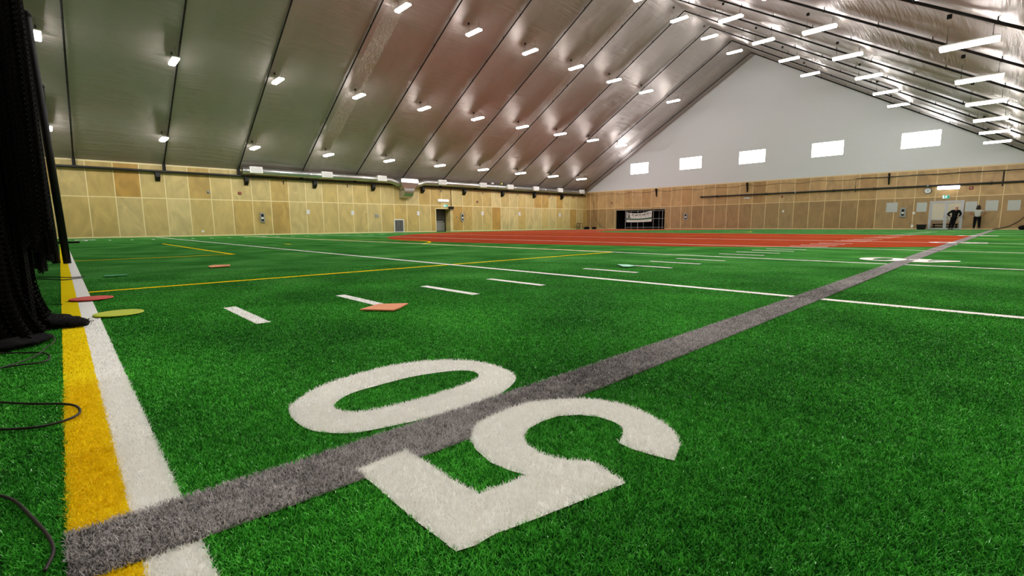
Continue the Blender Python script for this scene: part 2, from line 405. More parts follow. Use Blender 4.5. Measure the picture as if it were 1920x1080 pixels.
# (part name, [outer polygons], [hole polygons], material, label)
MARKS = []
MARKS.append(('red_turf_area', [RED], [], 'turf_red', 'brick red turf area in the middle of the field'))
def arc_band(cx, cy, r, w, a0, a1, n=24):
    o = [(cx + (r + w / 2) * cos(a0 + (a1 - a0) * i / n), cy + (r + w / 2) * sin(a0 + (a1 - a0) * i / n)) for i in range(n + 1)]
    return o + [(cx + (r - w / 2) * cos(a1 + (a0 - a1) * i / n), cy + (r - w / 2) * sin(a1 + (a0 - a1) * i / n)) for i in range(n + 1)]
def yellow(name, poly, label): MARKS.append((name, [poly], [], 'turf_yellow', label))
yellow('penalty_box_line', rect(-6.43, -6.34, 0.15, 9.2), 'yellow line of the penalty box running into the field')
yellow('goal_box_line', rect(-12.75, -12.66, 0.15, 2.98), 'yellow side line of the goal box')
yellow('goal_box_line', rect(-23.3, -12.66, 2.88, 2.97), 'yellow front line of the goal box')
yellow('penalty_box_line', rect(-37.0, -6.43, 9.26, 9.34), 'yellow front line of the penalty box beside the white yard line')
yellow('penalty_arc', arc_band(-18.6, 6.0, 5.3, 0.10, 0.67, 2.47), 'yellow arc on the edge of the penalty box')
yellow('penalty_arc', arc_band(-17.5, 34.5, 4.6, 0.12, 0.0 - 0.9, 1.2), 'yellow arc across the red area')
yellow('penalty_spot', rect(-18.6, -18.0, 5.95, 6.08), 'pale penalty spot')
yellow('halfway_line', rect(-36.5, 1.1, 24.6, 24.68), 'thin yellow line across the red area')
MARKS.append(('border_stripe', [rect(-39.8, 1.15, -0.05, 0.055)], [], 'turf_yellow', 'broad yellow border stripe'))
MARKS.append(('border_stripe', [rect(-39.8, 1.15, 0.055, 0.152)], [], 'turf_white', 'broad white border stripe beside the yellow one'))
for i in range(1, 11):
    y = [0, 4.62, 9.21, 14.05, 19.6, 30.2, 35.6, 40.5, 44.3, 47.2, 49.4][i]
    MARKS.append(('yard_line', [rect(-39.6 if i == 1 else -37.5, 1.1, y - 0.05, y + 0.05)], [], 'turf_white', None))
for i in range(1, 47):
    y = 0.02 + 0.915 * i + 0.0
    if i % 5 == 0: continue
    MARKS.append(('hash_mark', [rect(-4.31, -3.42, y - 0.045, y + 0.045)], [], 'turf_white', None))
    if i < 22: MARKS.append(('hash_mark', [rect(-32.9, -32.05, y - 0.045, y + 0.045)], [], 'turf_white', None))
MARKS.append(('hash_mark', [rect(-1.34, -1.12, 17.5, 17.72)], [], 'turf_white', None))
MARKS.append(('grey_stripe', [GREY_L + GREY_U[::-1]], [], 'turf_grey', 'mottled grey stripe running the length of the field'))
FOUR = [(-0.62, 1.20), (-0.62, 1.02), (-0.98, 0.505), (-1.16, 0.505), (-1.16, 1.03), (-1.26, 1.03), (-1.26, 1.17), (-1.16, 1.17), (-1.16, 1.37), (-0.99, 1.37), (-0.99, 1.20)]
FOUR_IN = [(-0.99, 1.03), (-0.99, 0.76), (-0.80, 1.03)]
THREE = [(-0.60, 0.52), (-1.14, 0.50), (-1.22, 0.72), (-1.05, 0.88), (-1.22, 1.05), (-1.10, 1.36), (-0.62, 1.36), (-0.60, 1.18), (-1.0, 1.18), (-1.0, 0.98), (-0.80, 0.94), (-0.80, 0.82), (-1.0, 0.78), (-0.98, 0.68), (-0.60, 0.70)]
TWO = [(-0.60, 0.52), (-1.14, 0.50), (-1.22, 0.80), (-0.86, 1.20), (-1.24, 1.20), (-1.24, 1.37), (-0.60, 1.37), (-0.60, 1.18), (-1.0, 0.82), (-0.98, 0.68), (-0.60, 0.70)]
def number(name, outer, inner, dx, dy, label):
    MARKS.append((name, [shift(outer, dx, dy)], [shift(inner, dx, dy)] if inner else [], 'turf_white', label))
number('yard_numeral', FIVE, None, 0, 0, 'large white numeral 5 of the nearest yard number')
number('yard_numeral', ZERO_OUT, ZERO_IN, 0, 0, 'large white numeral 0 of the nearest yard number')
for w, (p, pin, dy) in {'40': (FOUR, FOUR_IN, 9.35), '30': (THREE, None, 18.7), '20': (TWO, None, 28.6)}.items():
    number('yard_numeral', p, pin, 0.02, dy, 'white numeral %s of the distant %s' % (w[0], w))
    number('yard_numeral', ZERO_OUT, ZERO_IN, 0.02, dy, 'white numeral 0 of the distant %s' % w)
number('yard_numeral', FIVE, None, -33.0, 0.0, 'far small white numeral 5 near the left wall')
number('yard_numeral', ZERO_OUT, ZERO_IN, -33.0, 0.0, 'far small white numeral 0 near the left wall')
number('yard_numeral', FOUR, FOUR_IN, -33.4, 8.7, 'far small white numeral 4 near the left wall')

def inside(poly, x, y):
    r = np.zeros(x.shape, bool); n = len(poly); j = n - 1
    for i in range(n):
        xi, yi = poly[i]; xj, yj = poly[j]
        if yi != yj:
            c = ((yi > y) != (yj > y)) & (x < (xj - xi) * (y - yi) / (yj - yi) + xi)
            r ^= c
        j = i
    return r

# grass blades close to where one can make them out; fewer and wider with distance
def blade_points():
    px, py = [], []
    R = [0.75, 1.2, 1.8, 2.7, 3.6, 4.6, 5.8, 7.0, 8.2]
    fade = [1, 1, 1, 1, 0.95, 0.8, 0.55, 0.3]
    for a, b, fd in zip(R[:-1], R[1:], fade):
        mid = (a + b) / 2
        dens = 46000.0 * fd * min(1.0, (1.5 / mid) ** 1.35)
        n = int(dens * math.pi * 0.62 * (b * b - a * a))
        th = rng.uniform(pi / 2 - 0.12, pi + 0.11, n); rr = np.sqrt(rng.uniform(a * a, b * b, n))
        px.append(rr * np.cos(th)); py.append(rr * np.sin(th))
    return np.concatenate(px), np.concatenate(py)
BX, BY = blade_points()
cls = np.full(BX.shape, -1)
# ragged edge: each tuft looks itself up a few millimetres off
jx = BX + rng.normal(0, 0.0022, BX.shape); jy = BY + rng.normal(0, 0.0022, BX.shape)
for i, (nm, outer, holes, mt, lb) in enumerate(MARKS):
    xs = [p[0] for q in outer for p in q]; ys = [p[1] for q in outer for p in q]
    if min(ys) > 14 or max(xs) < -14: continue
    m_ = np.zeros(BX.shape, bool)
    for q in outer: m_ |= inside(q, jx, jy)
    for q in holes: m_ &= ~inside(q, jx, jy)
    cls[m_] = i
# the pale inlays are cut shorter and read as even colour
pale = np.array([c >= 0 and MARKS[c][3] in ('turf_white', 'turf_yellow') for c in cls])
keep = ~(pale & (rng.random(cls.shape) > np.where(np.hypot(BX, BY) < 2.6, 0.75, np.where(np.hypot(BX, BY) < 4.5, 0.25, 0.0))))
BX, BY, cls = BX[keep], BY[keep], cls[keep]

def blade_arrays(sel, z0, tall=1.0):
    x, y = BX[sel], BY[sel]; n = len(x)
    d = np.hypot(x, y)
    s = np.maximum(1.0, d / 1.5)
    L = 0.0160 * tall * np.clip(1.25 - d * 0.14, 0.35, 1.0) * rng.uniform(0.75, 1.25, n)
    w = 0.0020 * s ** 0.65 * rng.uniform(0.8, 1.2, n)
    az = rng.uniform(0, 2 * pi, n); le = rng.uniform(0.15, 0.95, n); bend = rng.uniform(0.2, 0.8, n)
    fz = az + pi / 2 + rng.uniform(-0.6, 0.6, n)
    dx, dy = np.cos(az), np.sin(az); wx, wy = np.cos(fz) * w / 2, np.sin(fz) * w / 2
    h1, o1 = L * 0.55 * np.cos(le), L * 0.55 * np.sin(le)
    h2, o2 = h1 + L * 0.45 * np.cos(np.minimum(le + bend, 1.5)), o1 + L * 0.45 * np.sin(np.minimum(le + bend, 1.5))
    V = np.empty((n, 5, 3))
    V[:, 0] = np.stack([x - wx, y - wy, np.full(n, z0)], 1); V[:, 1] = np.stack([x + wx, y + wy, np.full(n, z0)], 1)
    V[:, 2] = np.stack([x + dx * o1 + wx * .9, y + dy * o1 + wy * .9, z0 + h1], 1); V[:, 3] = np.stack([x + dx * o1 - wx * .9, y + dy * o1 - wy * .9, z0 + h1], 1)
    V[:, 4] = np.stack([x + dx * o2, y + dy * o2, z0 + h2], 1)
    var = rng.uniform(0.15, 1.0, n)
    vv = np.repeat(var, 5).reshape(n, 5); vv[:, 0:2] *= 0.2  # roots darkened: shade between the blades painted into the tone
    return V.reshape(-1, 3), vv.reshape(-1), n

def turf_mesh(name, base_v, base_f, base_var, sel, z0, tall=1.0):
    BV, var, n = blade_arrays(sel, z0, tall)
    nb = len(base_v)
    V = np.concatenate([np.array(base_v, float).reshape(-1, 3), BV])
    A = np.concatenate([np.array(base_var, float), var])
    idx = (np.arange(n) * 5 + nb)[:, None]
    quads = (idx + np.array([0, 1, 2, 3])).reshape(-1); tris = (idx + np.array([3, 2, 4])).reshape(-1)
    loops = np.concatenate([np.array([i for f in base_f for i in f], int), quads, tris]).astype(np.int32)
    sizes = np.concatenate([np.array([len(f) for f in base_f], int), np.full(n, 4), np.full(n, 3)])
    starts = np.concatenate([[0], np.cumsum(sizes)[:-1]]).astype(np.int32)
    me = bpy.data.meshes.new(name)
    me.vertices.add(len(V)); me.vertices.foreach_set('co', V.astype(np.float32).ravel())
    me.loops.add(len(loops)); me.loops.foreach_set('vertex_index', loops)
    me.polygons.add(len(sizes)); me.polygons.foreach_set('loop_start', starts)
    at = me.attributes.new('var', 'FLOAT', 'POINT'); at.data.foreach_set('value', A.astype(np.float32))
    fl = np.ones(len(V), np.float32); fl[:nb] = 0.0
    at = me.attributes.new('blade', 'FLOAT', 'POINT'); at.data.foreach_set('value', fl)
    me.update(calc_edges=True)
    return me

def flat_fill(outer, holes, z):
    bm = bmesh.new(); edges = []
    for q in outer + holes:
        vs = [bm.verts.new((x, y, z)) for x, y in q]
        edges += [bm.edges.new((vs[i], vs[(i + 1) % len(vs)])) for i in range(len(vs))]
    bmesh.ops.triangle_fill(bm, use_beauty=True, use_dissolve=False, edges=edges)
    for f in bm.faces:
        f.normal_update()
        if f.normal.z < 0: f.normal_flip()
    bm.verts.index_update()
    V = [v.co[:] for v in bm.verts]; F = [[v.index for v in f.verts] for f in bm.faces]
    bm.free(); return V, F

xs = sorted(set([-43.0, XL, -30, -22, -16, -12, -9, -7, -5.5, -4.5, -3.5, -2.5, -1.5, -0.5, 0.5, XR + 0.2]))
ys = sorted(set([YN - 0.2, -5, -2, -1, 0, 1, 2, 3, 4, 5.5, 7, 9, 12, 16, 24, 36, YF, 56.0]))
fv = [(x, y, 0.0) for y in ys for x in xs]
ff = [[j * len(xs) + i, j * len(xs) + i + 1, (j + 1) * len(xs) + i + 1, (j + 1) * len(xs) + i] for j in range(len(ys) - 1) for i in range(len(xs) - 1)]
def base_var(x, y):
    t = min(1.0, max(0.0, (math.hypot(x, y) - 1.5) / 3.5)); return 0.10 + 0.50 * t  # painted shade: backing dark under the near blades, brighter with distance
nb = len(fv)
for z in (-0.02, -0.25):
    fv += [(-43, YN - 0.2, z), (XR + 0.2, YN - 0.2, z), (XR + 0.2, 56.0, z), (-43, 56.0, z)]
ff += [[nb + 4, nb + 7, nb + 6, nb + 5]] + [[nb + 4 + i, nb + 4 + (i + 1) % 4, nb + (i + 1) % 4, nb + i] for i in range(4)]
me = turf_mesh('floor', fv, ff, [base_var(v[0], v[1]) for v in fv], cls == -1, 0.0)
me.materials.append(M['turf_green'])
floor = link(bpy.data.objects.new('floor', me)); props(floor, 'green artificial turf field covering the whole hall floor', None, None, 'structure')
for i, (nm, outer, holes, mt, lb) in enumerate(MARKS):
    z = 0.0036 + 0.00006 * i
    V, F = flat_fill(outer, holes, z)
    me = turf_mesh(nm, V, F, [0.55] * len(V), cls == i, z, 0.8 if mt in ('turf_white', 'turf_yellow') else 1.0)
    me.materials.append(M[mt])
    o = link(bpy.data.objects.new(nm, me), floor)
    if lb: o['label'] = lb

# ---------------------------------------------------------------- walls
def wall(name, plane, at, outline, holes, material, thick, label):
    """plane 'x' or 'y'; outline and holes in (horizontal, z); thickness goes outwards"""
    bm = bmesh.new(); edges = []
    for q in [outline] + holes:
        vs = [bm.verts.new((at, p[0], p[1]) if plane == 'x' else (p[0], at, p[1])) for p in q]
        edges += [bm.edges.new((vs[i], vs[(i + 1) % len(vs)])) for i in range(len(vs))]
    bmesh.ops.triangle_fill(bm, use_beauty=True, use_dissolve=False, edges=edges)
    want = Vector((1 if at < -10 else -1, 0, 0)) if plane == 'x' else Vector((0, -1 if at > 0 else 1, 0))
    for f in bm.faces:
        f.normal_update()
        if f.normal.dot(want) < 0: f.normal_flip()
    bm.verts.ensure_lookup_table()
    fr = bm.faces[:]
    r = bmesh.ops.extrude_face_region(bm, geom=fr)
    nv = [g for g in r['geom'] if isinstance(g, bmesh.types.BMVert)]
    for v in nv: v.co -= want * thick
    bmesh.ops.recalc_face_normals(bm, faces=bm.faces[:])
    o = obj(name, bm, material)
    props(o, label, None, None, 'structure'); return o

DOOR1 = (27.38, 29.15, 2.27)
RECESS = (-35.35, -28.6, 2.34)
DOOR2 = (-5.17, -3.13, 2.28)
WINS = [(-33.4, -30.92), (-27.0, -24.42), (-20.5, -17.93), (-13.95, -11.4), (-7.42, -4.9)]
wall('wall_left', 'x', XL, rect(YN, YF, 0, WALL_H), [rect(DOOR1[0], DOOR1[1], 0.001, DOOR1[2])], M['ply_left'], 0.12, 'long left wall clad in two courses of pale plywood sheets')
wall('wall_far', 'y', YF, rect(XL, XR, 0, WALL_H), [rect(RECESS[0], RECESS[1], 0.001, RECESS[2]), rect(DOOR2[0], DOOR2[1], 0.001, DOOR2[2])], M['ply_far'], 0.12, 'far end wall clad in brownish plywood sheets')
wall('wall_right', 'x', XR, rect(YN, YF, 0, WALL_H), [], M['ply_left'], 0.12, 'right wall clad in plywood')
wall('wall_near', 'y', YN, rect(XL, XR, 0, WALL_H), [], M['ply_far'], 0.12, 'near end wall clad in plywood')
gable = [(XL, WALL_H), (XR, WALL_H), (XRIDGE, ZRIDGE)]
wall('wall_gable', 'y', YF, gable, [rect(a, b, 6.62, 7.92) for a, b in WINS], M['liner_gable'], 0.08, 'white fabric gable above the far plywood wall with five windows')
wall('wall_gable_near', 'y', YN, gable, [], M['liner_gable'], 0.08, 'white fabric gable at the near end')
for i, (a, b) in enumerate(WINS):
    o = obj('window_%d' % (i + 1), box(a, b, YF + 0.04, YF + 0.06, 6.62, 7.92), M['daylight'])
    props(o, 'glowing white rectangular window in the far gable, %s from the left' % ORD[i], None, None, 'structure')
    bm = bmesh.new()
    for x0, x1, z0, z1 in ((a, b, 7.88, 7.92), (a, b, 6.62, 6.66), (a, a + .04, 6.66, 7.88), (b - .04, b, 6.66, 7.88)): add_box(bm, x0, x1, YF - 0.01, YF + 0.045, z0, z1)
    obj('window_frame', bm, M['white_metal'], o)

# door recess in the left wall
a, b, h = DOOR1
bm = bmesh.new()
add_box(bm, XL - 0.95, XL - 0.121, a - 0.08, a - 0.001, 0, h + 0.08); add_box(bm, XL - 0.95, XL - 0.121, b + 0.001, b + 0.08, 0, h + 0.08)
add_box(bm, XL - 0.95, XL - 0.121, a, b, h, h + 0.08)
props(obj('wall_door_reveal', bm, M['ply_left']), 'plywood reveal of the door in the left wall', None, None, 'structure')
d1 = obj('door_1', box(XL - 0.94, XL - 0.88, a + 0.06, b - 0.06, 0.02, h - 0.05), M['door_dark'])
props(d1, 'dark grey recessed door in the left wall with a light push bar', None, None, 'structure')
bm = bmesh.new(); add_box(bm, XL - 0.95, XL - 0.86, a, a + 0.06, 0, h); add_box(bm, XL - 0.95, XL - 0.86, b - 0.06, b, 0, h); add_box(bm, XL - 0.95, XL - 0.86, a, b, h - 0.05, h)
obj('door_frame', bm, M['black_steel'], d1)
obj('push_bar', box(XL - 0.86, XL - 0.80, a + 0.25, b - 0.35, 1.0, 1.07, 0.01), M['alu'], d1)
obj('kick_panel', box(XL - 0.878, XL - 0.872, a + 0.12, b - 0.15, 0.08, 0.95), M['steel_grey'], d1)
# pale casing around the opening
bm = bmesh.new(); add_box(bm, XL + 0.001, XL + 0.03, a - 0.06, a, 0, h + 0.06); add_box(bm, XL + 0.001, XL + 0.03, b, b + 0.06, 0, h + 0.06); add_box(bm, XL + 0.001, XL + 0.03, a, b, h, h + 0.06)
M['casing'] = mat('pale_casing', srgb(236, 224, 180), 0.5)
props(obj('trim_1', bm, M['casing']), 'pale wooden casing around the dark door', None, None, 'structure')

# dark recess in the far wall
a, b, h = RECESS
bm = bmesh.new()
add_box(bm, a - 0.1, a - 0.001, YF + 0.121, YF + 2.6, 0, h + 0.1); add_box(bm, b + 0.001, b + 0.1, YF + 0.121, YF + 2.6, 0, h + 0.1)
add_box(bm, a, b, YF + 2.5, YF + 2.6, 0, h + 0.1); add_box(bm, a, b, YF + 0.121, YF + 2.5, h, h + 0.1)
props(obj('wall_recess', bm, M['black_cloth']), 'black inside of the storage opening in the far wall', None, None, 'structure')
bm = bmesh.new(); add_box(bm, a - 0.09, a, YF - 0.03, YF - 0.001, 0, h + 0.07); add_box(bm, a, b, YF - 0.03, YF - 0.001, h, h + 0.07); add_box(bm, b, b + 0.05, YF - 0.03, YF - 0.001, 0, h + 0.07)
props(obj('trim_2', bm, mat('grey_casing', srgb(176, 164, 132), 0.5)), 'pale trim around the dark storage opening', None, None, 'structure')

# glazed double door in the far wall, with the lobby behind it
a, b, h = DOOR2
bm = bmesh.new()
add_box(bm, a - 0.4, a - 0.3, YF + 0.121, YF + 3.0, 0, 2.7); add_box(bm, b + 0.3, b + 0.4, YF + 0.121, YF + 3.0, 0, 2.7)
add_box(bm, a - 0.3, b + 0.3, YF + 2.9, YF + 3.0, 0, 2.7); add_box(bm, a - 0.3, b + 0.3, YF + 0.121, YF + 2.9, 2.6, 2.7)
props(obj('wall_lobby', bm, M['lobby']), 'tan lobby walls seen through the double door', None, None, 'structure')
lb = obj('lobby_lamp', box(a + 0.5, b - 0.5, YF + 1.0, YF + 1.6, 2.55, 2.598), mat('lobby_lamp', (1, 1, 1, 1), 0.5, emit=(1, 0.93, 0.82, 1), estr=7.0))
props(lb, 'flat ceiling lamp in the lobby behind the double door', 'lamp')
bn = empty('lobby_bench', (a + 0.85, YF + 2.5, 0)); props(bn, 'dark low bench in the lobby seen through the double door', 'bench')
obj('seat', box(-0.8, 0.8, -0.25, 0.25, 0.38, 0.45), M['black_cloth'], bn); 
for s in (-0.7, 0.7): obj('leg', box(s - 0.04, s + 0.04, -0.22, 0.22, 0, 0.38), M['black_steel'], bn)
dd = empty('door_2', (0, 0, 0)); props(dd, 'glazed aluminium double door in the far wall', None, None, 'structure')
bm = bmesh.new()
for q in ((a, a + 0.07, 0, h), (b - 0.07, b, 0, h), (a + 0.07, b - 0.07, h - 0.07, h)): add_box(bm, q[0], q[1], YF - 0.04, YF + 0.10, q[2], q[3])
obj('door_frame', bm, M['alu'], dd)
mid = (a + b) / 2
for x0, x1, hx in ((a + 0.08, mid - 0.006, mid - 0.09), (mid + 0.006, b - 0.08, mid + 0.09)):
    bm = bmesh.new()
    for q in ((x0, x0 + 0.09, 0.02, h - 0.08), (x1 - 0.09, x1, 0.02, h - 0.08), (x0 + .09, x1 - .09, 0.02, 0.12), (x0 + .09, x1 - .09, h - 0.17, h - 0.08), (x0 + .09, x1 - .09, 0.76, 0.84)):
        add_box(bm, q[0], q[1], YF, YF + 0.05, q[2], q[3])
    leaf = obj('door_leaf', bm, M['alu'], dd)
    obj('glass', box(x0 + 0.09, x1 - 0.09, YF + 0.02, YF + 0.026, 0.12, 0.76), M['glass'], leaf)
    obj('blind', box(x0 + 0.09, x1 - 0.09, YF + 0.022, YF + 0.03, 0.84, h - 0.17), M['pane_cream'], leaf)['label'] = 'cream covered upper pane'
    obj('handle', tube([(hx, YF - 0.002, 0.95), (hx, YF - 0.05, 0.97), (hx, YF - 0.05, 1.22), (hx, YF - 0.002, 1.24)], 0.014), M['alu'], leaf)

# ---------------------------------------------------------------- ceiling: foil liner pillowing between the ribs
RIBS = [1.02 + 4.485 * i for i in range(-2, 12)]
def roof_slope(name, x0, x1, label):
    nx, ny = 26, 10
    edges_y = [YN] + [y for y in RIBS if YN < y < YF] + [YF]
    ylist = []
    for p, q in zip(edges_y[:-1], edges_y[1:]): ylist += [(p + (q - p) * j / ny, j / ny, q - p) for j in range(ny)]
    ylist.append((YF, 0.0, 1.0))
    bm = bmesh.new(); rows = []
    nrm = Vector((-SLOPE if x0 < XRIDGE else SLOPE, 0, 1)).normalized()
    for y, t, span in ylist:
        row = []
        for i in range(nx + 1):
            s = i / nx; x = x0 + (x1 - x0) * s
            z = WALL_H + SLOPE * (abs(x - (XL if x0 < XRIDGE else XR)))
            puff = 0.16 * math.sin(pi * t) ** 0.8 * min(1, 8 * s, 8 * (1 - s)) if span > 2 else 0.0
            p = Vector((x, y, z)) + nrm * puff
            row.append(bm.verts.new(p))
        rows.append(row)
    for j in range(len(rows) - 1):
        for i in range(nx): bm.faces.new((rows[j][i], rows[j + 1][i], rows[j + 1][i + 1], rows[j][i + 1]))
    bmesh.ops.recalc_face_normals(bm, faces=bm.faces[:])
    if bm.faces[0].normal.z > 0: bmesh.ops.reverse_faces(bm, faces=bm.faces[:])
    o = obj(name, bm, M['liner_roof'], smooth=True); props(o, label, None, None, 'structure')
    return o
roof_slope('ceiling', XL, XRIDGE, 'left slope of the roof lined with wrinkled silvery foil')
roof_slope('ceiling', XR, XRIDGE, 'right slope of the roof lined with wrinkled silvery foil')

for i, y in enumerate(RIBS):
    if y < 0: continue
    n = len([r for r in RIBS[:i + 1] if r > 0])
    root = empty('roof_rib', (XRIDGE, y, ZRIDGE)); props(root, 'thin black roof rib over both slopes, %s from the near end' % ORD[n - 1], 'roof rib', 'black roof ribs')
    for side, xe in ((-1, XL + 0.15), (1, XR - 0.05)):
        L = xe - XRIDGE; zt = -0.14
        bm = tube([(0, 0, zt), (L, 0, roof_z(xe) - ZRIDGE + zt)], 0.043, 8)
        k = 0
        for f in (0.06, 0.13, 0.22, 0.30, 0.39, 0.47, 0.56, 0.64, 0.73, 0.81, 0.9):
            c = Vector((L * f, 0, (roof_z(xe) - ZRIDGE) * f + zt))
            bmesh.ops.create_icosphere(bm, subdivisions=1, radius=0.062, matrix=Matrix.Translation(c))
            add_tube(bm, [c, c + Vector((0, 0, 0.16))], 0.018, 5)
        obj('rib_tube', bm, M['black'], root)
    foot = obj('rib_foot', box(XL - XRIDGE + 0.02, XL - XRIDGE + 0.30, -0.08, 0.08, WALL_H - ZRIDGE - 0.42, WALL_H - ZRIDGE + 0.02, 0.01), M['black'], root)

# ---------------------------------------------------------------- luminaires: seven rows under the roof
def make_luminaire():
    root = empty('ceiling_light', (0, 0, 0))
    bm = bmesh.new(); add_box(bm, -0.66, 0.66, -0.165, 0.165, 0.02, 0.085)
    bmesh.ops.bevel(bm, geom=bm.edges[:], offset=0.02, segments=2, affect='EDGES')
    obj('housing', bm, M['lamp_body'], root)
    prof = [(-0.15, 0.03), (-0.155, -0.02), (-0.11, -0.06), (0.11, -0.06), (0.155, -0.02), (0.15, 0.03)]
    bm = prism(prof, 'x', -0.64, 0.64); obj('diffuser', bm, M['lamp_glow'], root)
    for sx in (-0.5, 0.5):
        bm = tube([(sx, -0.12, 0.08), (sx, 0, 0.34), (sx, 0.12, 0.08)], 0.006, 5)
        add_tube(bm, [(sx, 0, 0.335), (sx, 0, 0.62)], 0.006, 5)
        obj('hanger', bm, M['black'], root)
    return root
ROWS = [  # x, z, y of the first shown, how many, where
    (-36.72, 6.03, 0.08, 10, 'lowest row on the left slope'),
    (-31.23, 9.27, 0.08, 10, 'second row up on the left slope'),
    (-25.03, 12.83, -0.1, 10, 'third row up on the left slope'),
    (-19.15, 16.00, -0.2, 10, 'row along the ridge'),
    (-12.66, 12.46, 4.0, 9, 'third row up on the right slope'),
    (-7.00, 9.26, 5.23, 9, 'second row up on the right slope'),
    (-1.53, 5.87, -0.32, 10, 'lowest row on the right slope')]
proto = None
for x, z, y0, n, where in ROWS:
    for kx in range(n):
        if proto is None: proto = o = make_luminaire()
        else: o = copy_tree(proto)
        o.location = (x, y0 + 5.13 * kx, z)
        props(o, 'white ceiling light, %s from far end of the %s' % (ORD[n - 1 - kx], where), 'ceiling light', 'rows of white ceiling lights')
# ceiling anchors where the hangers meet the liner
aproto = None
for x, z, y0, n, where in ROWS:
    for kx in range(n):
        y = y0 + 5.13 * kx
        if y < -1: continue
        zr = roof_z(x - 0.5) - 0.03
        o = obj('hanger_anchor', box(-0.06, 0.06, -0.035, 0.035, -0.03, 0.10, 0.01), M['black'], None) if aproto is None else aproto.copy()
        if aproto is None: aproto = o
        else: C.objects.link(o)
        o.location = (x - 0.5, y, zr)
        props(o, 'dark roof bracket above light %s from far end, %s' % (ORD[n - 1 - kx], where), 'bracket', 'hanger brackets on the roof liner')

# ---------------------------------------------------------------- pipes, duct and brackets on the long left wall
o = obj('wall_pipe', tube([(XL + 0.22, 0.0, 4.36), (XL + 0.22, 22.8, 4.36)], 0.085, 10), M['black_steel'])
props(o, 'long black pipe high on the left wall, from the net to the duct drop', 'pipe')
o = obj('wall_pipe', tube([(XL + 0.22, 25.0, 4.36), (XL + 0.22, 51.0, 4.36)], 0.085, 10), M['black_steel'])
props(o, 'long black pipe high on the left wall, from the duct drop to the far corner', 'pipe')
bracket = None
for i, y in enumerate([5.1, 10.45, 15.5, 20.65, 25.8, 30.85, 36.2, 41.3, 46.3]):
    if bracket is None:
        bracket = o = obj('wall_bracket', prism([(0.0, 0.05), (0.34, 0.05), (0.40, -0.25), (0.10, -0.50), (0.0, -0.50)], 'y', -0.13, 0.13), M['black'])
    else: o = bracket.copy(); C.objects.link(o)
    o.location = (XL + 0.004, y, 4.23)
    props(o, 'black wedge bracket under the left wall pipe, %s from the near end' % ORD[i], 'bracket', 'black brackets under the left wall pipe')
hook = None
for i, y in enumerate([13.1, 18.3, 28.0, 33.4, 38.6, 44.0, 48.6]):
    if hook is None:
        hook = o = obj('pipe_hook', tube([(0.0, 0, 0.0), (0.10, 0, -0.30), (0.22, 0, -0.02)], 0.022, 6), M['black_steel'])
    else: o = hook.copy(); C.objects.link(o)
    o.location = (XL + 0.004, y, 4.20)
    props(o, 'thin dark hook under the duct on the left wall, %s from the near end' % ORD[i], 'hook', 'thin hooks under the left wall duct')

duct = empty('air_duct', (XL + 0.55, 0, 0)); props(duct, 'long round galvanised air duct running along the top of the left wall', 'air duct')
ZD = 4.74
def run(ys, zs):
    return tube([(0, y, z) for y, z in zip(ys, zs)], 0.25, 20)
obj('duct_pipe', run([10.15, 21.6, 22.2, 22.9, 23.3], [ZD, ZD, ZD - 0.04, ZD - 0.26, ZD - 0.32]), M['galv'], duct, True)
obj('duct_pipe', run([24.6, 25.1, 25.8, 26.6, 50.6], [ZD - 0.32, ZD - 0.26, ZD - 0.03, ZD, ZD]), M['galv'], duct, True)
for y in [12.6, 15.0, 17.8, 20.0, 27.2, 30.2, 35.0, 37.5, 39.8, 42.6, 45.0, 47.5]:
    obj('duct_seam', tube([(0, y - 0.03, ZD), (0, y + 0.03, ZD)], 0.268, 20), M['galv'], duct)
for y in [11.0, 16.3, 21.2, 27.7, 32.9, 36.8, 40.9, 45.2, 49.5]:
    d = obj('air_diffuser', box(0.12, 0.36, y - 0.43, y + 0.43, ZD - 0.16, ZD + 0.30, 0.01), M['white_metal'], duct); d['label'] = 'white square diffuser on the duct'
    bm = bmesh.new()
    for j in range(6): add_box(bm, 0.36, 0.372, y - 0.36, y + 0.36, ZD - 0.10 + j * 0.062, ZD - 0.10 + j * 0.062 + 0.034)
    obj('grille', bm, M['white_grille'], d)
# the drop that feeds the duct through the wall
bm = prism([(-0.45, 4.98), (0.42, 4.98), (0.52, 4.75), (0.42, 3.98), (-0.45, 3.98)], 'y', 23.15, 24.75)
bm2 = bmesh.new()
v = []
for (y0, y1, x0, x1, z) in ((23.0, 24.75, -0.38, 0.50, 4.90), (22.95, 24.85, -0.38, 0.55, 4.55), (23.35, 24.35, -0.38, 0.42, 3.98)):
    v.append([bm2.verts.new(p) for p in ((x0, y0, z), (x1, y0, z), (x1, y1, z), (x0, y1, z))])
bm2.faces.new(v[0]); bm2.faces.new(v[2][::-1])
for p, q in ((0, 1), (1, 2)):
    for j in range(4): bm2.faces.new((v[p][j], v[p][(j + 1) % 4], v[q][(j + 1) % 4], v[q][j]))
bmesh.ops.recalc_face_normals(bm2, faces=bm2.faces[:]); bm.free()
obj('duct_transition', bm2, M['galv'], duct)
prof = [(-0.54, 3.98), (0.42, 3.98)] + [(0.42 - 0.96 + 0.96 * cos(a * pi / 20), 3.98 - 0.10 - 0.72 * sin(a * pi / 20)) for a in range(0, 11)]
obj('duct_elbow', prism(prof, 'y', 23.35, 24.35), M['galv'], duct)
obj('duct_flange', box(-0.42, 0.45, 23.31, 24.39, 3.95, 4.01), M['galv'], duct)

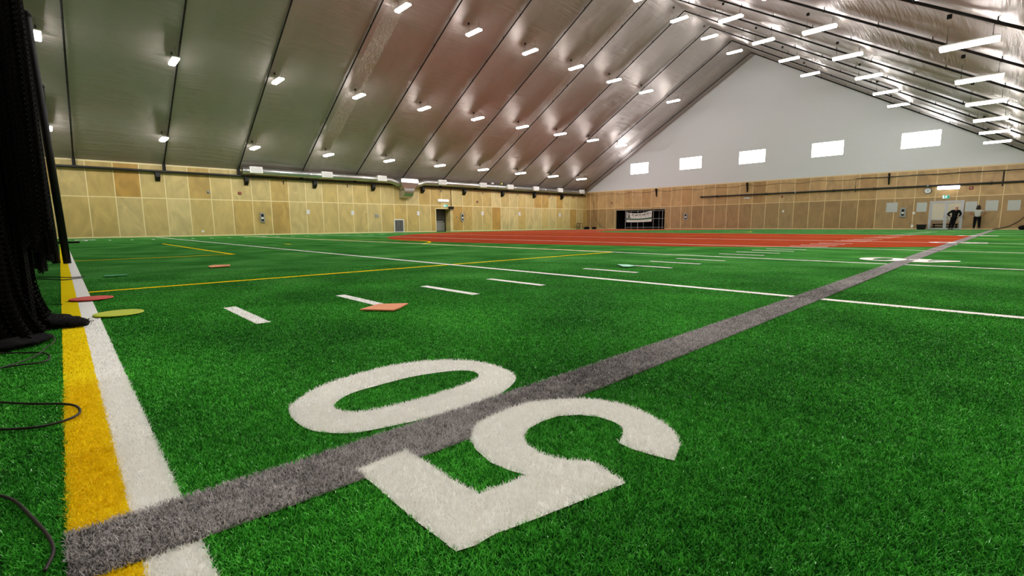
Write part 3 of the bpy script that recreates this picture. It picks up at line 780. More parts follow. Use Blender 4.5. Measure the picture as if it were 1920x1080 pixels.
# ---------------------------------------------------------------- things on the left wall
def flat_thing(name, y, z, w, h, t, m, label, cat, group=None, bevel=0.006):
    o = obj(name, box(XL + 0.001, XL + t, y - w / 2, y + w / 2, z - h / 2, z + h / 2, bevel), m)
    return props(o, label, cat, group)
for i, (y, z) in enumerate([(14.9, 1.82), (18.7, 1.78), (25.35, 1.81), (33.4, 1.89), (39.0, 1.89), (46.1, 1.83)]):
    s = 0.16 if i < 2 else 0.22
    flat_thing('wall_notice', y, z, 0.24 + 0.02 * i, 0.34 + 0.02 * i, 0.012, M['paper'], 'white paper notice on the left wall, %s from the near end' % ORD[i], 'notice', 'white notices on the left wall', 0)
flat_thing('wall_plate', 20.95, 1.55, 0.34, 0.26, 0.04, M['box_grey'], 'small grey plate on the left wall between two notices', 'wall plate')
def control_box(at, rot, label, w=0.32, h=0.72):
    r = empty('control_panel', at, rot); props(r, label, 'control panel')
    obj('panel_box', box(-w / 2, w / 2, -0.09, -0.002, -h / 2, h / 2, 0.008), M['box_grey'], r)
    obj('switch_plate', box(-0.09, 0.09, -0.105, -0.09, 0.05, 0.26, 0.004), M['black'], r)
    obj('switch_plate', box(-0.09, 0.09, -0.105, -0.09, -0.27, -0.13, 0.004), M['black'], r)
    obj('white_switch', box(-0.06, 0.06, -0.11, -0.09, -0.10, 0.03, 0.004), M['white_metal'], r)
control_box((XL, 11.4, 1.34), pi / 2, 'grey control panel on the left wall near its near end')
control_box((XL, 30.63, 1.45), pi / 2, 'grey control panel on the left wall just beyond the dark door', 0.34, 0.8)
control_box((-6.83, YF, 1.42), 0, 'grey control panel on the far wall between two white posters', 0.40, 0.80)
control_box((-26.0, YF, 1.40), 0, 'narrow grey control panel on the far wall beside the dark opening', 0.42, 0.75)
g = empty('vent_grille', (XL, 23.2, 0)); props(g, 'white framed dark louvred vent low on the left wall', 'vent')
bm = bmesh.new()
for q in ((-0.52, 0.52, 1.16, 1.24), (-0.52, 0.52, 0.04, 0.10), (-0.52, -0.45, 0.10, 1.16), (0.45, 0.52, 0.10, 1.16)): add_box(bm, 0.002, 0.05, q[0], q[1], q[2], q[3])
obj('frame', bm, M['white_metal'], g)
obj('backing', box(0.002, 0.012, -0.45, 0.45, 0.10, 1.16), M['black'], g)
for j in range(7): obj('louvre', box(0.012, 0.04, -0.41 + j * 0.125, -0.36 + j * 0.125, 0.10, 1.16), M['steel_grey'], g)
o = empty('emergency_light', (XL, 28.3, 3.10)); props(o, 'white oblong wall light above the dark door in the left wall', 'wall light')
obj('light_body', box(0.002, 0.06, -0.66, 0.66, -0.13, 0.13, 0.02), M['white_metal'], o); obj('diffuser', box(0.05, 0.11, -0.63, 0.63, -0.11, 0.11, 0.02), M['wall_lamp_dim'], o)
def exit_sign(at, rot, label, w=0.55):
    o = empty('exit_sign', at, rot); props(o, label, 'exit sign')
    obj('sign_box', box(-w / 2, w / 2, -0.06, -0.002, -0.15, 0.15, 0.006), M['white_metal'], o)
    obj('sign_face', box(-w / 2 + 0.02, w / 2 - 0.02, -0.066, -0.06, -0.13, 0.13), M['green_sign'], o)
    # running figure
    bm = bmesh.new(); y0, y1 = -0.070, -0.066
    bmesh.ops.create_cone(bm, cap_ends=True, segments=12, radius1=0.026, radius2=0.026, depth=0.004, matrix=Matrix.Translation((0.02, -0.068, 0.085)) @ Matrix.Rotation(pi / 2, 4, 'X'))
    for p in ([(-0.035, 0.06), (0.03, 0.06), (0.015, -0.02), (-0.03, -0.02)], [(0.02, 0.05), (0.085, 0.02), (0.08, 0.0), (0.02, 0.025)], [(-0.03, 0.055), (-0.09, 0.01), (-0.08, -0.005), (-0.03, 0.03)],
              [(0.015, -0.015), (0.06, -0.05), (0.05, -0.11), (0.03, -0.11), (0.035, -0.06), (-0.01, -0.02)], [(-0.03, -0.02), (-0.045, -0.07), (-0.10, -0.09), (-0.10, -0.11), (-0.03, -0.09), (0.0, -0.02)]):
        add_prism(bm, p, 'y', y0, y1)
    obj('running_figure', bm, M['sign_white'], o)
    obj('doorway_mark', box(-w / 2 + 0.03, -w / 2 + 0.10, -0.070, -0.066, -0.11, 0.11), M['sign_white'], o)
exit_sign((XL, 28.55, 2.60), pi / 2, 'small exit sign above the dark door in the left wall', 0.5)
exit_sign((-4.23, YF, 2.58), 0, 'green exit sign with a running figure above the double door', 0.44)
o = obj('junction_box', box(XL + 0.002, XL + 0.24, 28.9, 29.45, 2.27, 2.52, 0.02), M['black']); props(o, 'black box at the top corner of the dark door', 'junction box')
props(obj('conduit', tube([(XL + 0.04, 29.25, 2.52), (XL + 0.04, 29.25, 4.27)], 0.03, 8), M['cable']), 'thin dark conduit rising from the black box by the door', 'conduit')
def strobe(at, rot, label, m=None, r=0.10):
    o = empty('alarm_strobe', at, rot); props(o, label, 'alarm')
    obj('body', box(-r, r, -0.06, -0.002, -r, r, 0.01), m or M['red'], o)
    bm = bmesh.new(); bmesh.ops.create_cone(bm, cap_ends=True, segments=14, radius1=r * 0.55, radius2=r * 0.45, depth=0.04, matrix=Matrix.Translation((0, -0.078, 0)) @ Matrix.Rotation(pi / 2, 4, 'X'))
    obj('horn', bm, M['box_grey'], o)
strobe((XL, 9.98, 3.12), pi / 2, 'small red alarm on the left wall near its near end')
strobe((XL, 7.98, 3.13), pi / 2, 'small grey sensor on the left wall beside the red alarm', M['box_grey'], 0.09)
strobe((XL, 32.7, 3.1), pi / 2, 'small dark alarm high on the left wall beyond the door')
strobe((-36.05, YF, 3.30), 0, 'dark red alarm on the far wall near the left corner')
strobe((-16.2, YF, 3.18), 0, 'dark red alarm under the long pipe in the middle of the far wall')
strobe((-2.84, YF, 3.20), 0, 'dark red alarm on the far wall right of the bright wall light', None, 0.12)
strobe((XL, 29.95, 1.45), pi / 2, 'tiny dark switch on the left wall right of the dark door', M['box_grey'], 0.06)
o = obj('wall_socket', box(XL + 0.002, XL + 0.05, 7.35, 7.5, 0.27, 0.42, 0.005), M['white_metal']); props(o, 'small white socket low on the left wall', 'socket')

# ---------------------------------------------------------------- things on the far wall
def pipe(name, pts, r, label, m='black_steel', cat='pipe', seg=10):
    return props(obj(name, tube(pts, r, seg), M[m]), label, cat)
YW = YF - 0.14
YC = YF - 0.48
lp = empty('sprinkler_pipe', (0, 0, 0)); props(lp, 'long thick black pipe running across the far wall above the doors', 'pipe')
obj('pipe_run', tube([(-24.35, YW, 3.50), (1.1, YW, 3.50)], 0.075, 10), M['black_steel'], lp)
for x in (-24.2, -22.5, -17.6, -15.0, -11.9, -8.9, -5.4, -1.75):
    obj('clamp', tube([(x - 0.05, YW, 3.5), (x + 0.05, YW, 3.5)], 0.115, 10), M['steel_grey'] if x in (-15.0, -5.4) else M['black_steel'], lp)
up = empty('thin_conduit', (0, 0, 0)); props(up, 'thin black conduit above the thick pipe with two drops to it', 'conduit')
obj('conduit_run', tube([(-10.2, YC, 3.25), (-10.2, YC, 4.40), (1.1, YC, 4.34)], 0.036, 8), M['black_steel'], up)
obj('conduit_drop', tube([(-1.15, YC, 3.20), (-1.15, YC, 4.30)], 0.045, 8), M['black_steel'], up)
tb = None
for i, x in enumerate([-29.7, -19.45, -7.95]):
    if tb is None:
        tb = o = obj('corner_bracket', prism([(-0.04, 0.0), (-0.42, 0.0), (-0.36, -0.12), (-0.07, -0.95), (-0.04, -0.95)], 'x', -0.05, 0.05), M['black'])
    else: o = tb.copy(); C.objects.link(o)
    o.rotation_euler = (0, 0, 0); o.location = (x, YF - 0.002, 4.72)
    props(o, 'black triangular bracket hanging high on the far wall, %s from the left' % ORD[i], 'bracket', 'triangular brackets on the far wall')
pts = []
for i in range(0, 60):
    x = -39.8 + i * 0.66
    if x > 0.4: break
    pts.append((x, YF - 0.02, 4.52 - 0.17 * abs(math.sin(i * 0.62)) + 0.03 * math.sin(i * 2.1)))
props(obj('slack_cable', tube(smooth_line(pts, 4), 0.013, 5), M['cable']), 'thin slack cable looping along the top of the far wall', 'cable')
pipe('hanging_cord', smooth_line([(-38.9, YF - 0.02, 3.6), (-38.8, YF - 0.02, 2.0), (-38.3, YF - 0.02, 1.0), (-37.4, YF - 0.05, 0.25), (-36.6, YF - 0.1, 0.02)]), 0.022, 'thin cord hanging in a curve at the left corner of the far wall', 'cable', 'cord', 6)
pipe('hanging_cord', smooth_line([(0.75, YF - 0.02, 3.3), (0.55, YF - 0.02, 1.8), (0.1, YF - 0.03, 0.85), (-0.6, YF - 0.04, 0.25), (-1.4, YF - 0.06, 0.03)]), 0.03, 'dark cord hanging in a curve at the right corner of the far wall', 'cable', 'cord', 6)
ck = empty('wall_clock', (-5.38, YF, 3.12)); props(ck, 'round wall clock left of the bright wall light', 'clock')
R = Matrix.Rotation(pi / 2, 4, 'X')
bm = bmesh.new(); bmesh.ops.create_cone(bm, cap_ends=True, segments=28, radius1=0.24, radius2=0.24, depth=0.06, matrix=Matrix.Translation((0, -0.032, 0)) @ R); obj('clock_rim', bm, M['black_steel'], ck)
bm = bmesh.new(); bmesh.ops.create_cone(bm, cap_ends=True, segments=28, radius1=0.205, radius2=0.205, depth=0.01, matrix=Matrix.Translation((0, -0.066, 0)) @ R); obj('clock_face', bm, M['paper'], ck)
obj('clock_hand', prism([(-0.01, -0.02), (0.01, -0.02), (0.005, 0.15), (-0.005, 0.15)], 'y', -0.078, -0.072), M['black'], ck)
obj('clock_hand', prism([(-0.02, -0.012), (-0.02, 0.012), (0.10, 0.03), (0.10, 0.02)], 'y', -0.083, -0.079), M['black'], ck)
o = empty('wall_light', (-4.15, YF, 3.30)); props(o, 'bright oblong wall light above the double door', 'wall light')
obj('light_body', box(-0.68, 0.68, -0.08, -0.002, -0.15, 0.15, 0.02), M['lamp_body'], o); obj('diffuser', box(-0.66, 0.66, -0.14, -0.07, -0.135, 0.135, 0.03), M['wall_lamp_glow'], o)
o = empty('emergency_light', (-19.45, YF, 3.24)); props(o, 'small pale emergency light under the pipe below the middle bracket', 'emergency light')
obj('light_body', box(-0.3, 0.3, -0.10, -0.002, -0.12, 0.0, 0.015), M['white_metal'], o)
for s in (-0.18, 0.18): obj('lamp_head', tube([(s, -0.10, 0.05), (s, -0.16, 0.03)], 0.06, 10), M['steel_grey'], o)
for i, (x0, x1, z0, z1) in enumerate([(-7.98, -7.22, 1.46, 2.26), (-5.98, -5.34, 1.45, 2.20), (-3.06, -2.40, 1.40, 2.17), (-1.93, -1.25, 1.42, 2.20), (-0.76, -0.09, 1.42, 2.17)]):
    o = obj('wall_poster', box(x0, x1, YF - 0.012, YF - 0.001, z0, z1), M['paper_shaded'])
    props(o, 'pale sheet poster on the far wall, %s of five from the left' % ORD[i], 'poster', 'pale posters by the double door')
for i, (x, z) in enumerate([(-16.0, 1.75), (-6.12, 1.35), (-6.15, 0.28)]):
    o = obj('wall_socket', box(x - 0.08, x + 0.08, YF - 0.04, YF - 0.002, z - 0.10, z + 0.10, 0.006), M['white_metal'])
    props(o, ['tiny pale switch in the middle of the far wall', 'pale switch beside the second poster on the far wall', 'low pale socket left of the black bin'][i], 'socket')
b_ = empty('black_bin', (-5.5, 51.1, 0)); props(b_, 'low black bin on the turf left of the double door', 'bin')
bm = bmesh.new(); add_box(bm, -0.3, 0.3, -0.2, 0.2, 0, 0.38)
for v in bm.verts:
    if v.co.z < 0.1: v.co.x *= 0.85; v.co.y *= 0.85
bmesh.ops.bevel(bm, geom=bm.edges[:], offset=0.02, segments=2, affect='EDGES'); obj('bin_body', bm, M['black'], b_)
obj('bin_rim', box(-0.32, 0.32, -0.22, 0.22, 0.36, 0.42, 0.012), M['black_steel'], b_)
# black bag at the right-hand edge
bm = bmesh.new(); bmesh.ops.create_uvsphere(bm, u_segments=20, v_segments=12, radius=0.34)
for v in bm.verts:
    v.co.z = max(v.co.z * 0.62, -0.16) + 0.16; v.co.x *= 1.3; v.co.y *= 0.7; v.co += Vector((0.02 * sin(9 * v.co.z), 0, 0.02 * sin(7 * v.co.x)))
o = obj('black_bag', bm, M['black_cloth'], smooth=True, loc=(0.35, 51.0, 0)); props(o, 'rounded black bag on the turf in the right corner', 'bag')
# stool and bags in the left corner
st = empty('wooden_stool', (-40.0 + 0.55, 49.4, 0)); props(st, 'dark wooden stool in the left corner under the duct end', 'stool')
obj('seat', box(-0.3, 0.3, -0.3, 0.3, 0.72, 0.78, 0.01), M['wood_stool'], st)
for sx in (-0.25, 0.25):
    for sy in (-0.25, 0.25): obj('leg', tube([(sx * 1.1, sy * 1.1, 0), (sx, sy, 0.72)], 0.03, 8), M['wood_stool'], st)
obj('rung', tube([(-0.26, -0.26, 0.3), (0.26, -0.26, 0.3)], 0.02, 6), M['wood_stool'], st); obj('rung', tube([(-0.26, 0.26, 0.3), (0.26, 0.26, 0.3)], 0.02, 6), M['wood_stool'], st)
for i, (x, y, s) in enumerate([(-39.0, 50.3, 0.30), (-38.1, 50.7, 0.24)]):
    bm = bmesh.new(); bmesh.ops.create_uvsphere(bm, u_segments=18, v_segments=10, radius=s)
    for v in bm.verts: v.co.z = max(v.co.z * 0.7, -0.12) + 0.12; v.co.x *= 1.5
    o = obj('black_bag', bm, M['black_cloth'], smooth=True, loc=(x, y, 0)); props(o, ['larger black bag beside the stool in the left corner', 'smaller black bag at the foot of the far wall near the left corner'][i], 'bag')

# ---------------------------------------------------------------- steel rack and banner in front of the dark opening
rk = empty('steel_rack', (0, 0, 0)); props(rk, 'grey tubular steel rack standing in the dark opening', 'rack')
X0, X1, X2, X3 = -33.75, -32.0, -29.9, -28.72
for y in (51.30, 52.6):
    for x in (X0, X1, X2, X3):
        obj('post', tube([(x, y, 0), (x, y, 2.28)], 0.035, 8), M['steel_grey'], rk)
    for z in (0.22, 1.25, 2.18):
        obj('rail', tube([(X0, y, z), (X3, y, z)], 0.024, 8), M['steel_grey'], rk)
for x in (X0, X2, X3):
    for z in (0.22, 2.18): obj('cross_rail', tube([(x, 51.30, z), (x, 52.6, z)], 0.024, 8), M['steel_grey'], rk)
bn = empty('banner', (0, 51.19, 0)); props(bn, 'white banner with black lettering and a green stripe tied to the rack', 'banner')
BX0, BX1 = -33.55, -30.05
def bz(s, t):
    """height of the sheet at s along and t up (0 bottom, 1 top): top edge sags between its tied corners"""
    top = 2.06 + 0.14 * s - 0.22 * (1 - (2 * s - 1) ** 2)
    bot = 0.86 - 0.04 * sin(pi * s) + 0.05 * s
    return bot + (top - bot) * t
def sheet(s0, s1, t0, t1, dy, n=14):
    bm = bmesh.new(); rows = []
    for t in (t0, t1):
        rows.append([bm.verts.new((BX0 + (BX1 - BX0) * (s0 + (s1 - s0) * i / n), dy - 0.02 * sin(9 * (s0 + (s1 - s0) * i / n)), bz(s0 + (s1 - s0) * i / n, t))) for i in range(n + 1)])
    for i in range(n): bm.faces.new((rows[0][i], rows[0][i + 1], rows[1][i + 1], rows[1][i]))
    r = bmesh.ops.extrude_face_region(bm, geom=bm.faces[:])
    for g in r['geom']:
        if isinstance(g, bmesh.types.BMVert): g.co.y += 0.004
    bmesh.ops.recalc_face_normals(bm, faces=bm.faces[:])
    return bm
obj('banner_sheet', sheet(0, 1, 0, 1, 0), M['banner'], bn)
obj('green_stripe', sheet(0, 1, 0.25, 0.40, -0.008), M['banner_green'], bn)
def letters(text, s0, s1, t0, t1, slant, name, bold=1.0):
    """stroke lettering bent along the sheet"""
    G = {'S': [(1, .9), (.75, 1), (.25, 1), (0, .8), (.1, .58), (.9, .42), (1, .2), (.75, 0), (.25, 0), (0, .1)], 'L': [(0, 1), (0, 0), (1, 0)]}
    bm = bmesh.new(); n = len(text); w = (s1 - s0) / n
    for i, ch in enumerate(text):
        if ch == ' ': continue
        st = G.get(ch) or [(0, 0), (0, 1), (.8, 1), (.8, .5)] if ch in 'SL' else [[(.1, 0), (.1, 1)], [(.1, 0), (.1, .9), (.75, .9)], [(.1, .1), (.8, .1), (.1, .9)], [(.1, 1), (.7, .6), (.1, .1)], [(.1, 0), (.4, 1), (.75, 0)]][(i * 7 + 3) % 5]
        P = []
        for u, v in st:
            s = s0 + w * (i + 0.08 + u * 0.72 + slant * v); t = t0 + (t1 - t0) * v
            P.append((BX0 + (BX1 - BX0) * s, -0.014 - 0.02 * sin(9 * s), bz(min(max(s, 0), 1), t)))
        add_tube(bm, P, 0.020 * bold, 4)
    obj(name, bm, M['banner_ink'], bn)
letters('SL', 0.04, 0.20, 0.48, 0.90, 0.1, 'logo_lettering', 2.6)
letters('xxxxxxxxxxxxx', 0.21, 0.97, 0.70, 0.93, 0.2, 'lettering', 2.0)
letters('xxx xxx xxxx', 0.25, 0.95, 0.50, 0.64, 0.1, 'lettering', 0.8)
letters('xxxxxxxxxxxxxxxxxxxxxx', 0.06, 0.95, 0.10, 0.16, 0.0, 'lettering', 0.5)
for s, nm in ((0, 'tie'), (1, 'tie')):
    x = BX0 + (BX1 - BX0) * s
    obj('tie', tube([(x, 0.0, bz(s, 1) - 0.03), (x + (-0.2 if s == 0 else 0.15), 0.05, 2.16)], 0.008, 5), M['black'], bn)

o = empty('lodged_ball', (XL + 0.72, 35.6, ZD + 0.235)); props(o, 'lime yellow ball lodged on top of the round duct', 'ball')
bm = bmesh.new(); bmesh.ops.create_uvsphere(bm, u_segments=20, v_segments=12, radius=0.10, matrix=Matrix.Translation((0.0, 0, 0.10))); obj('ball_shell', bm, M['spot_yellow'], o, True)
bm = bmesh.new(); add_tube(bm, [(0.101 * cos(a * pi / 10), 0, 0.10 + 0.101 * sin(a * pi / 10)) for a in range(0, 21)], 0.006, 5, caps=False); obj('seam', bm, M['white_metal'], o)
bm = bmesh.new(); bmesh.ops.create_icosphere(bm, subdivisions=3, radius=0.15)
for v in bm.verts: v.co = Vector((v.co.x * 0.8, v.co.y * 1.5, v.co.z * 0.6)) * (1 + 0.25 * sin(17 * v.co.x + 9 * v.co.y) * cos(13 * v.co.z)) + Vector((0, 0, 0.08))
props(obj('white_cloth', bm, M['paper'], smooth=True, loc=(XL + 0.72, 34.2, ZD + 0.24)), 'crumpled white cloth lodged on the duct beside the lime ball', 'cloth')

# ---------------------------------------------------------------- rubber spots and mats on the turf
def disc(bm, r, h, seg=40):
    bmesh.ops.create_cone(bm, cap_ends=True, segments=seg, radius1=r, radius2=r * 0.97, depth=h, matrix=Matrix.Translation((0, 0, h / 2)))
    return bm
GZ = 0.014
o = obj('floor_spot', disc(bmesh.new(), 0.155, 0.006), M['spot_red'], loc=(-5.70, 0.15, GZ)); props(o, 'flat round red rubber spot lying across the border stripes', 'marker spot')
o = obj('floor_spot', disc(bmesh.new(), 0.150, 0.006), M['spot_yellow'], loc=(-4.55, 0.262, GZ)); props(o, 'flat round lime yellow rubber spot beside the white border stripe', 'marker spot')
def mat_sheet(pts, z, m, label, nm='floor_mat', h=0.008):
    o = obj(nm, prism(pts, 'z', z, z + h), m); props(o, label, 'mat'); return o
mat_sheet([(-3.372, 1.595), (-3.433, 1.7), (-3.495, 1.814), (-3.357, 2.001), (-3.215, 1.845), (-3.16, 1.755)], 0.013, M['spot_orange'], 'orange square rubber mat touching the end of a white hash mark')
mat_sheet([(-8.952, 1.688), (-9.132, 1.799), (-9.041, 2.021), (-8.725, 1.956), (-8.681, 1.671)], 0.013, M['spot_orange'], 'thin pale orange mat further out on the left of the field')
mat_sheet([(-8.279, 0.364), (-8.276, 0.607), (-8.157, 0.604), (-8.153, 0.374)], 0.013, M['spot_green'], 'faint green strip mat on the turf right of the poles')
mat_sheet([(-4.275, 6.295), (-4.118, 6.366), (-3.929, 6.277), (-3.909, 6.074), (-3.994, 6.034)], 0.013, M['spot_mint'], 'small mint green mat lying on a white hash mark')

# ---------------------------------------------------------------- cords and lines lying on the turf by the net
def cord(pts, r, label, z=0.016, nm='cord'):
    P = smooth_line([(x, y, z) for x, y in pts], 6)
    return props(obj(nm, tube(P, r, 7), M['rubber'], smooth=True), label, 'cord')
cord(CORD1, 0.0042, 'black cord looping over the yellow stripe, nearest full loop')
cord(CORD2, 0.0042, 'black cord looping on the turf just in front of the fallen net')
cord(CORD3, 0.003, 'thin dark cord trailing from the net heap towards the camera', 0.026)
cord(CORD4, 0.0035, 'dark cord in the bottom left corner of the turf')
cord(CORD5, 0.0032, 'straight thin line ending at the yellow stripe behind the net heap')
cord(CORD6, 0.004, 'bent thin line on the yellow stripe just behind the net heap')
cord(CORD7, 0.006, 'thin line across the border stripes behind the red spot', 0.018)
cord(CORD8, 0.006, 'thin line across the border stripes in front of the poles', 0.018)

# ---------------------------------------------------------------- divider netting gathered at the left
def net_sheet(name, path, ztop, zbot, parent, fold, amp, n=220, rows=16, seed=1, flare=0.0):
    """pleated hanging sheet: path = plan polyline, ztop/zbot = heights along it (0..1)"""
    r = random.Random(seed)
    P = smooth_line([(x, y, 0) for x, y in path], 12)
    cum = [0.0]
    for a, b in zip(P[:-1], P[1:]): cum.append(cum[-1] + (b - a).length)
    def at(s):
        d = s * cum[-1]
        for i in range(len(cum) - 1):
            if cum[i + 1] >= d:
                t = (d - cum[i]) / max(1e-9, cum[i + 1] - cum[i]); p = P[i].lerp(P[i + 1], t)
                tg = (P[i + 1] - P[i]).normalized(); return p, Vector((-tg.y, tg.x, 0))
        return P[-1], Vector((0, 1, 0))
    bm = bmesh.new(); uvl = bm.loops.layers.uv.new('UVMap'); grid = []
    for j in range(rows + 1):
        t = j / rows; row = []
        for i in range(n + 1):
            s = i / n; p, nn = at(s)
            zt = min(ztop(s), roof_z(p.x - 8.0) - 0.12); zb = zbot(s)
            z = zb + (zt - zb) * (t ** 1.6)
            ph = s * cum[-1] / fold * 2 * pi
            off = amp * (sin(ph) * 0.6 + sin(ph * 2.3 + 1.3 + t) * 0.3 + sin(ph * 0.37 + 2 * t) * 0.5) * (0.6 + 0.8 * (1 - t))
            q = p + nn * (off - amp * 1.2 * 0) + Vector((0, flare * math.exp(-z / 0.14), 0))
            row.append(bm.verts.new((q.x + 0.02 * sin(ph * 1.7 + 4 * t), q.y, z)))
        grid.append(row)
    for j in range(rows):
        for i in range(n):
            f = bm.faces.new((grid[j][i], grid[j][i + 1], grid[j + 1][i + 1], grid[j + 1][i]))
            for lp, (a, b) in zip(f.loops, ((i, j), (i + 1, j), (i + 1, j + 1), (i, j + 1))):
                lp[uvl].uv = (a / n * cum[-1] * 1.6, grid[b][a].co.z)
    return obj(name, bm, M['net'], parent, True)

net = empty('divider_net', (-8.0, -0.5, 0)); props(net, 'tall black divider netting gathered in folds at the left edge', 'net')
def L(ox): return lambda pts: [(x + 8.0, y + 0.5) for x, y in pts]
T = L(0)
TOP = lambda s: 99.0
far_bot = lambda s: 0.36 + 0.10 * sin(7 * s)
# several sheets hanging one behind the other along the divider line, bunched
for k, (f, zb, sd) in enumerate([(0.0105, 0.36, 3), (0.017, 0.27, 5), (0.026, 0.16, 8), (0.040, 0.05, 9), (0.060, 0.04, 12)]):
    net_sheet('net_panel', T([(x, x * f) for x in (-11.45, -10.4, -9.2, -8.0, -6.8)]), TOP, (lambda s, zb=zb: zb + 0.05 * sin(9 * s)), net, 0.16 + 0.02 * k, 0.022 + 0.004 * k, seed=sd, n=260)
for k, (f, zb, sd) in enumerate([(0.016, 1.15, 20), (0.030, 1.0, 21), (0.046, 0.20, 22), (0.058, 0.05, 23), (0.085, 0.03, 24), (0.12, 0.02, 25), (0.18, 0.02, 27)]):
    net_sheet('net_panel', T([(x, x * f) for x in (-6.9, -6.0, -5.2, -4.4, -3.9)]), TOP,
              (lambda s, zb=zb: zb * (1 - 0.5 * s)), net, 0.12 + 0.015 * k, 0.022, seed=sd, n=240)
# the hem swings down to the heap on the turf
for k, (dy, sd) in enumerate([(0.0, 31), (-0.08, 32), (-0.2, 33), (-0.36, 34)]):
    net_sheet('net_skirt', T([(-5.3, -0.28 + dy), (-4.8, -0.22 + dy), (-4.4, -0.20 + dy), (-3.7, -0.26 + dy)]), lambda s: 1.4, lambda s: 0.012, net, 0.10, 0.03, seed=sd, rows=14, n=200, flare=0.10)
# fallen train of netting, tapering to a knotted tip over the stripes
def heap(name, pts, seed):
    r = random.Random(seed); bm = bmesh.new()
    P = smooth_line([(x, y, 0) for x, y, w, h in pts], 8); W = smooth_line([(w, h, 0) for x, y, w, h in pts], 8)
    rings = []; seg = 14
    for i, (p, wh) in enumerate(zip(P, W)):
        t = (P[min(i + 1, len(P) - 1)] - P[max(i - 1, 0)]).normalized(); nn = Vector((-t.y, t.x, 0))
        ring = []
        for j in range(seg):
            a = 2 * pi * j / seg; k = 1 + r.uniform(-0.22, 0.22)
            ring.append(bm.verts.new(p + nn * cos(a) * wh.x * k + Vector((0, 0, max(0.004, wh.y * (0.5 + 0.5 * sin(a)) * k + 0.008)))))
        rings.append(ring)
    for a, b in zip(rings[:-1], rings[1:]):
        for j in range(seg): bm.faces.new((a[j], a[(j + 1) % seg], b[(j + 1) % seg], b[j]))
    bm.faces.new(rings[0][::-1]); bm.faces.new(rings[-1])
    return obj(name, bm, M['black_cloth'], net, True)
heap('net_train', [(x + 8, y + 0.5, w, h) for x, y, w, h in [(-4.9, -0.75, 0.28, 0.10), (-4.62, -0.42, 0.26, 0.085), (-4.42, -0.22, 0.20, 0.07), (-4.27, -0.06, 0.115, 0.055), (-4.19, 0.02, 0.07, 0.045), (-4.15, 0.065, 0.035, 0.03)]], 4)
heap('net_train', [(x + 8, y + 0.5, w, h) for x, y, w, h in [(-3.75, -0.9, 0.22, 0.06), (-3.68, -0.5, 0.20, 0.055), (-3.66, -0.32, 0.14, 0.05), (-3.72, -0.2, 0.10, 0.04), (-3.85, -0.13, 0.05, 0.03)]], 6)
bm = bmesh.new(); r = random.Random(11)
for k in range(110):                                                   # loose strands and loops along the train
    t = r.random() ** 0.8
    cx, cy = -4.55 + 0.42 * t + r.uniform(-0.09, 0.09) * (1.2 - t), -0.25 + 0.33 * t + r.uniform(-0.03, 0.03)
    a0 = r.uniform(0, 6.28); rr = r.uniform(0.008, 0.022)
    tilt = r.uniform(0.3, 1.2); zc = 0.02 + (0.055 * (1 - t) + 0.022) * r.uniform(0.5, 1.1)
    add_tube(bm, [(cx + 8 + rr * cos(a0 + u), cy + 0.5 + rr * sin(a0 + u) * cos(tilt), max(0.012, zc + rr * sin(a0 + u) * sin(tilt))) for u in np.linspace(0, r.uniform(2.5, 5.5), 8)], 0.0011, 4)
obj('loose_strands', bm, M['rubber'], net)

# ---------------------------------------------------------------- black poles behind the net
def pole(base, top, w, label, foot=None):
    r_ = empty('net_pole', base); props(r_, label, 'pole')
    d = Vector(top) - Vector(base)
    obj('shaft', tube([(0, 0, 0.0), d], w, 10), M['black'], r_, True)
    bm = bmesh.new(); bmesh.ops.create_uvsphere(bm, u_segments=10, v_segments=8, radius=w * 1.25, matrix=Matrix.Translation(d)); obj('cap', bm, M['black'], r_)
    return r_
p1 = pole((-11.80, 0.045, 0.012), (-11.8, -0.06, 4.22), 0.056, 'nearer black pole beside the net standing on the yellow stripe')
obj('arm', tube([(0, -0.105, 4.15), (-0.02, -0.26, 4.17)], 0.04, 8), M['black'], p1)
pole((-12.0, -0.10, 0.012), (-12.0, -0.16, 4.05), 0.06, 'thinner black pole just left of the nearer pole')
p2 = pole((-28.0, 0.02, 0.012), (-28.0, 0.02, 6.4), 0.085, 'far black pole seen behind the netting near the left wall')
bf = obj('base_plate', prism([(-0.35, -0.25), (0.25, -0.22), (0.55, 0.55), (0.30, 0.50), (-0.3, 0.2)], 'z', 0.0, 0.07), M['black'], p2)

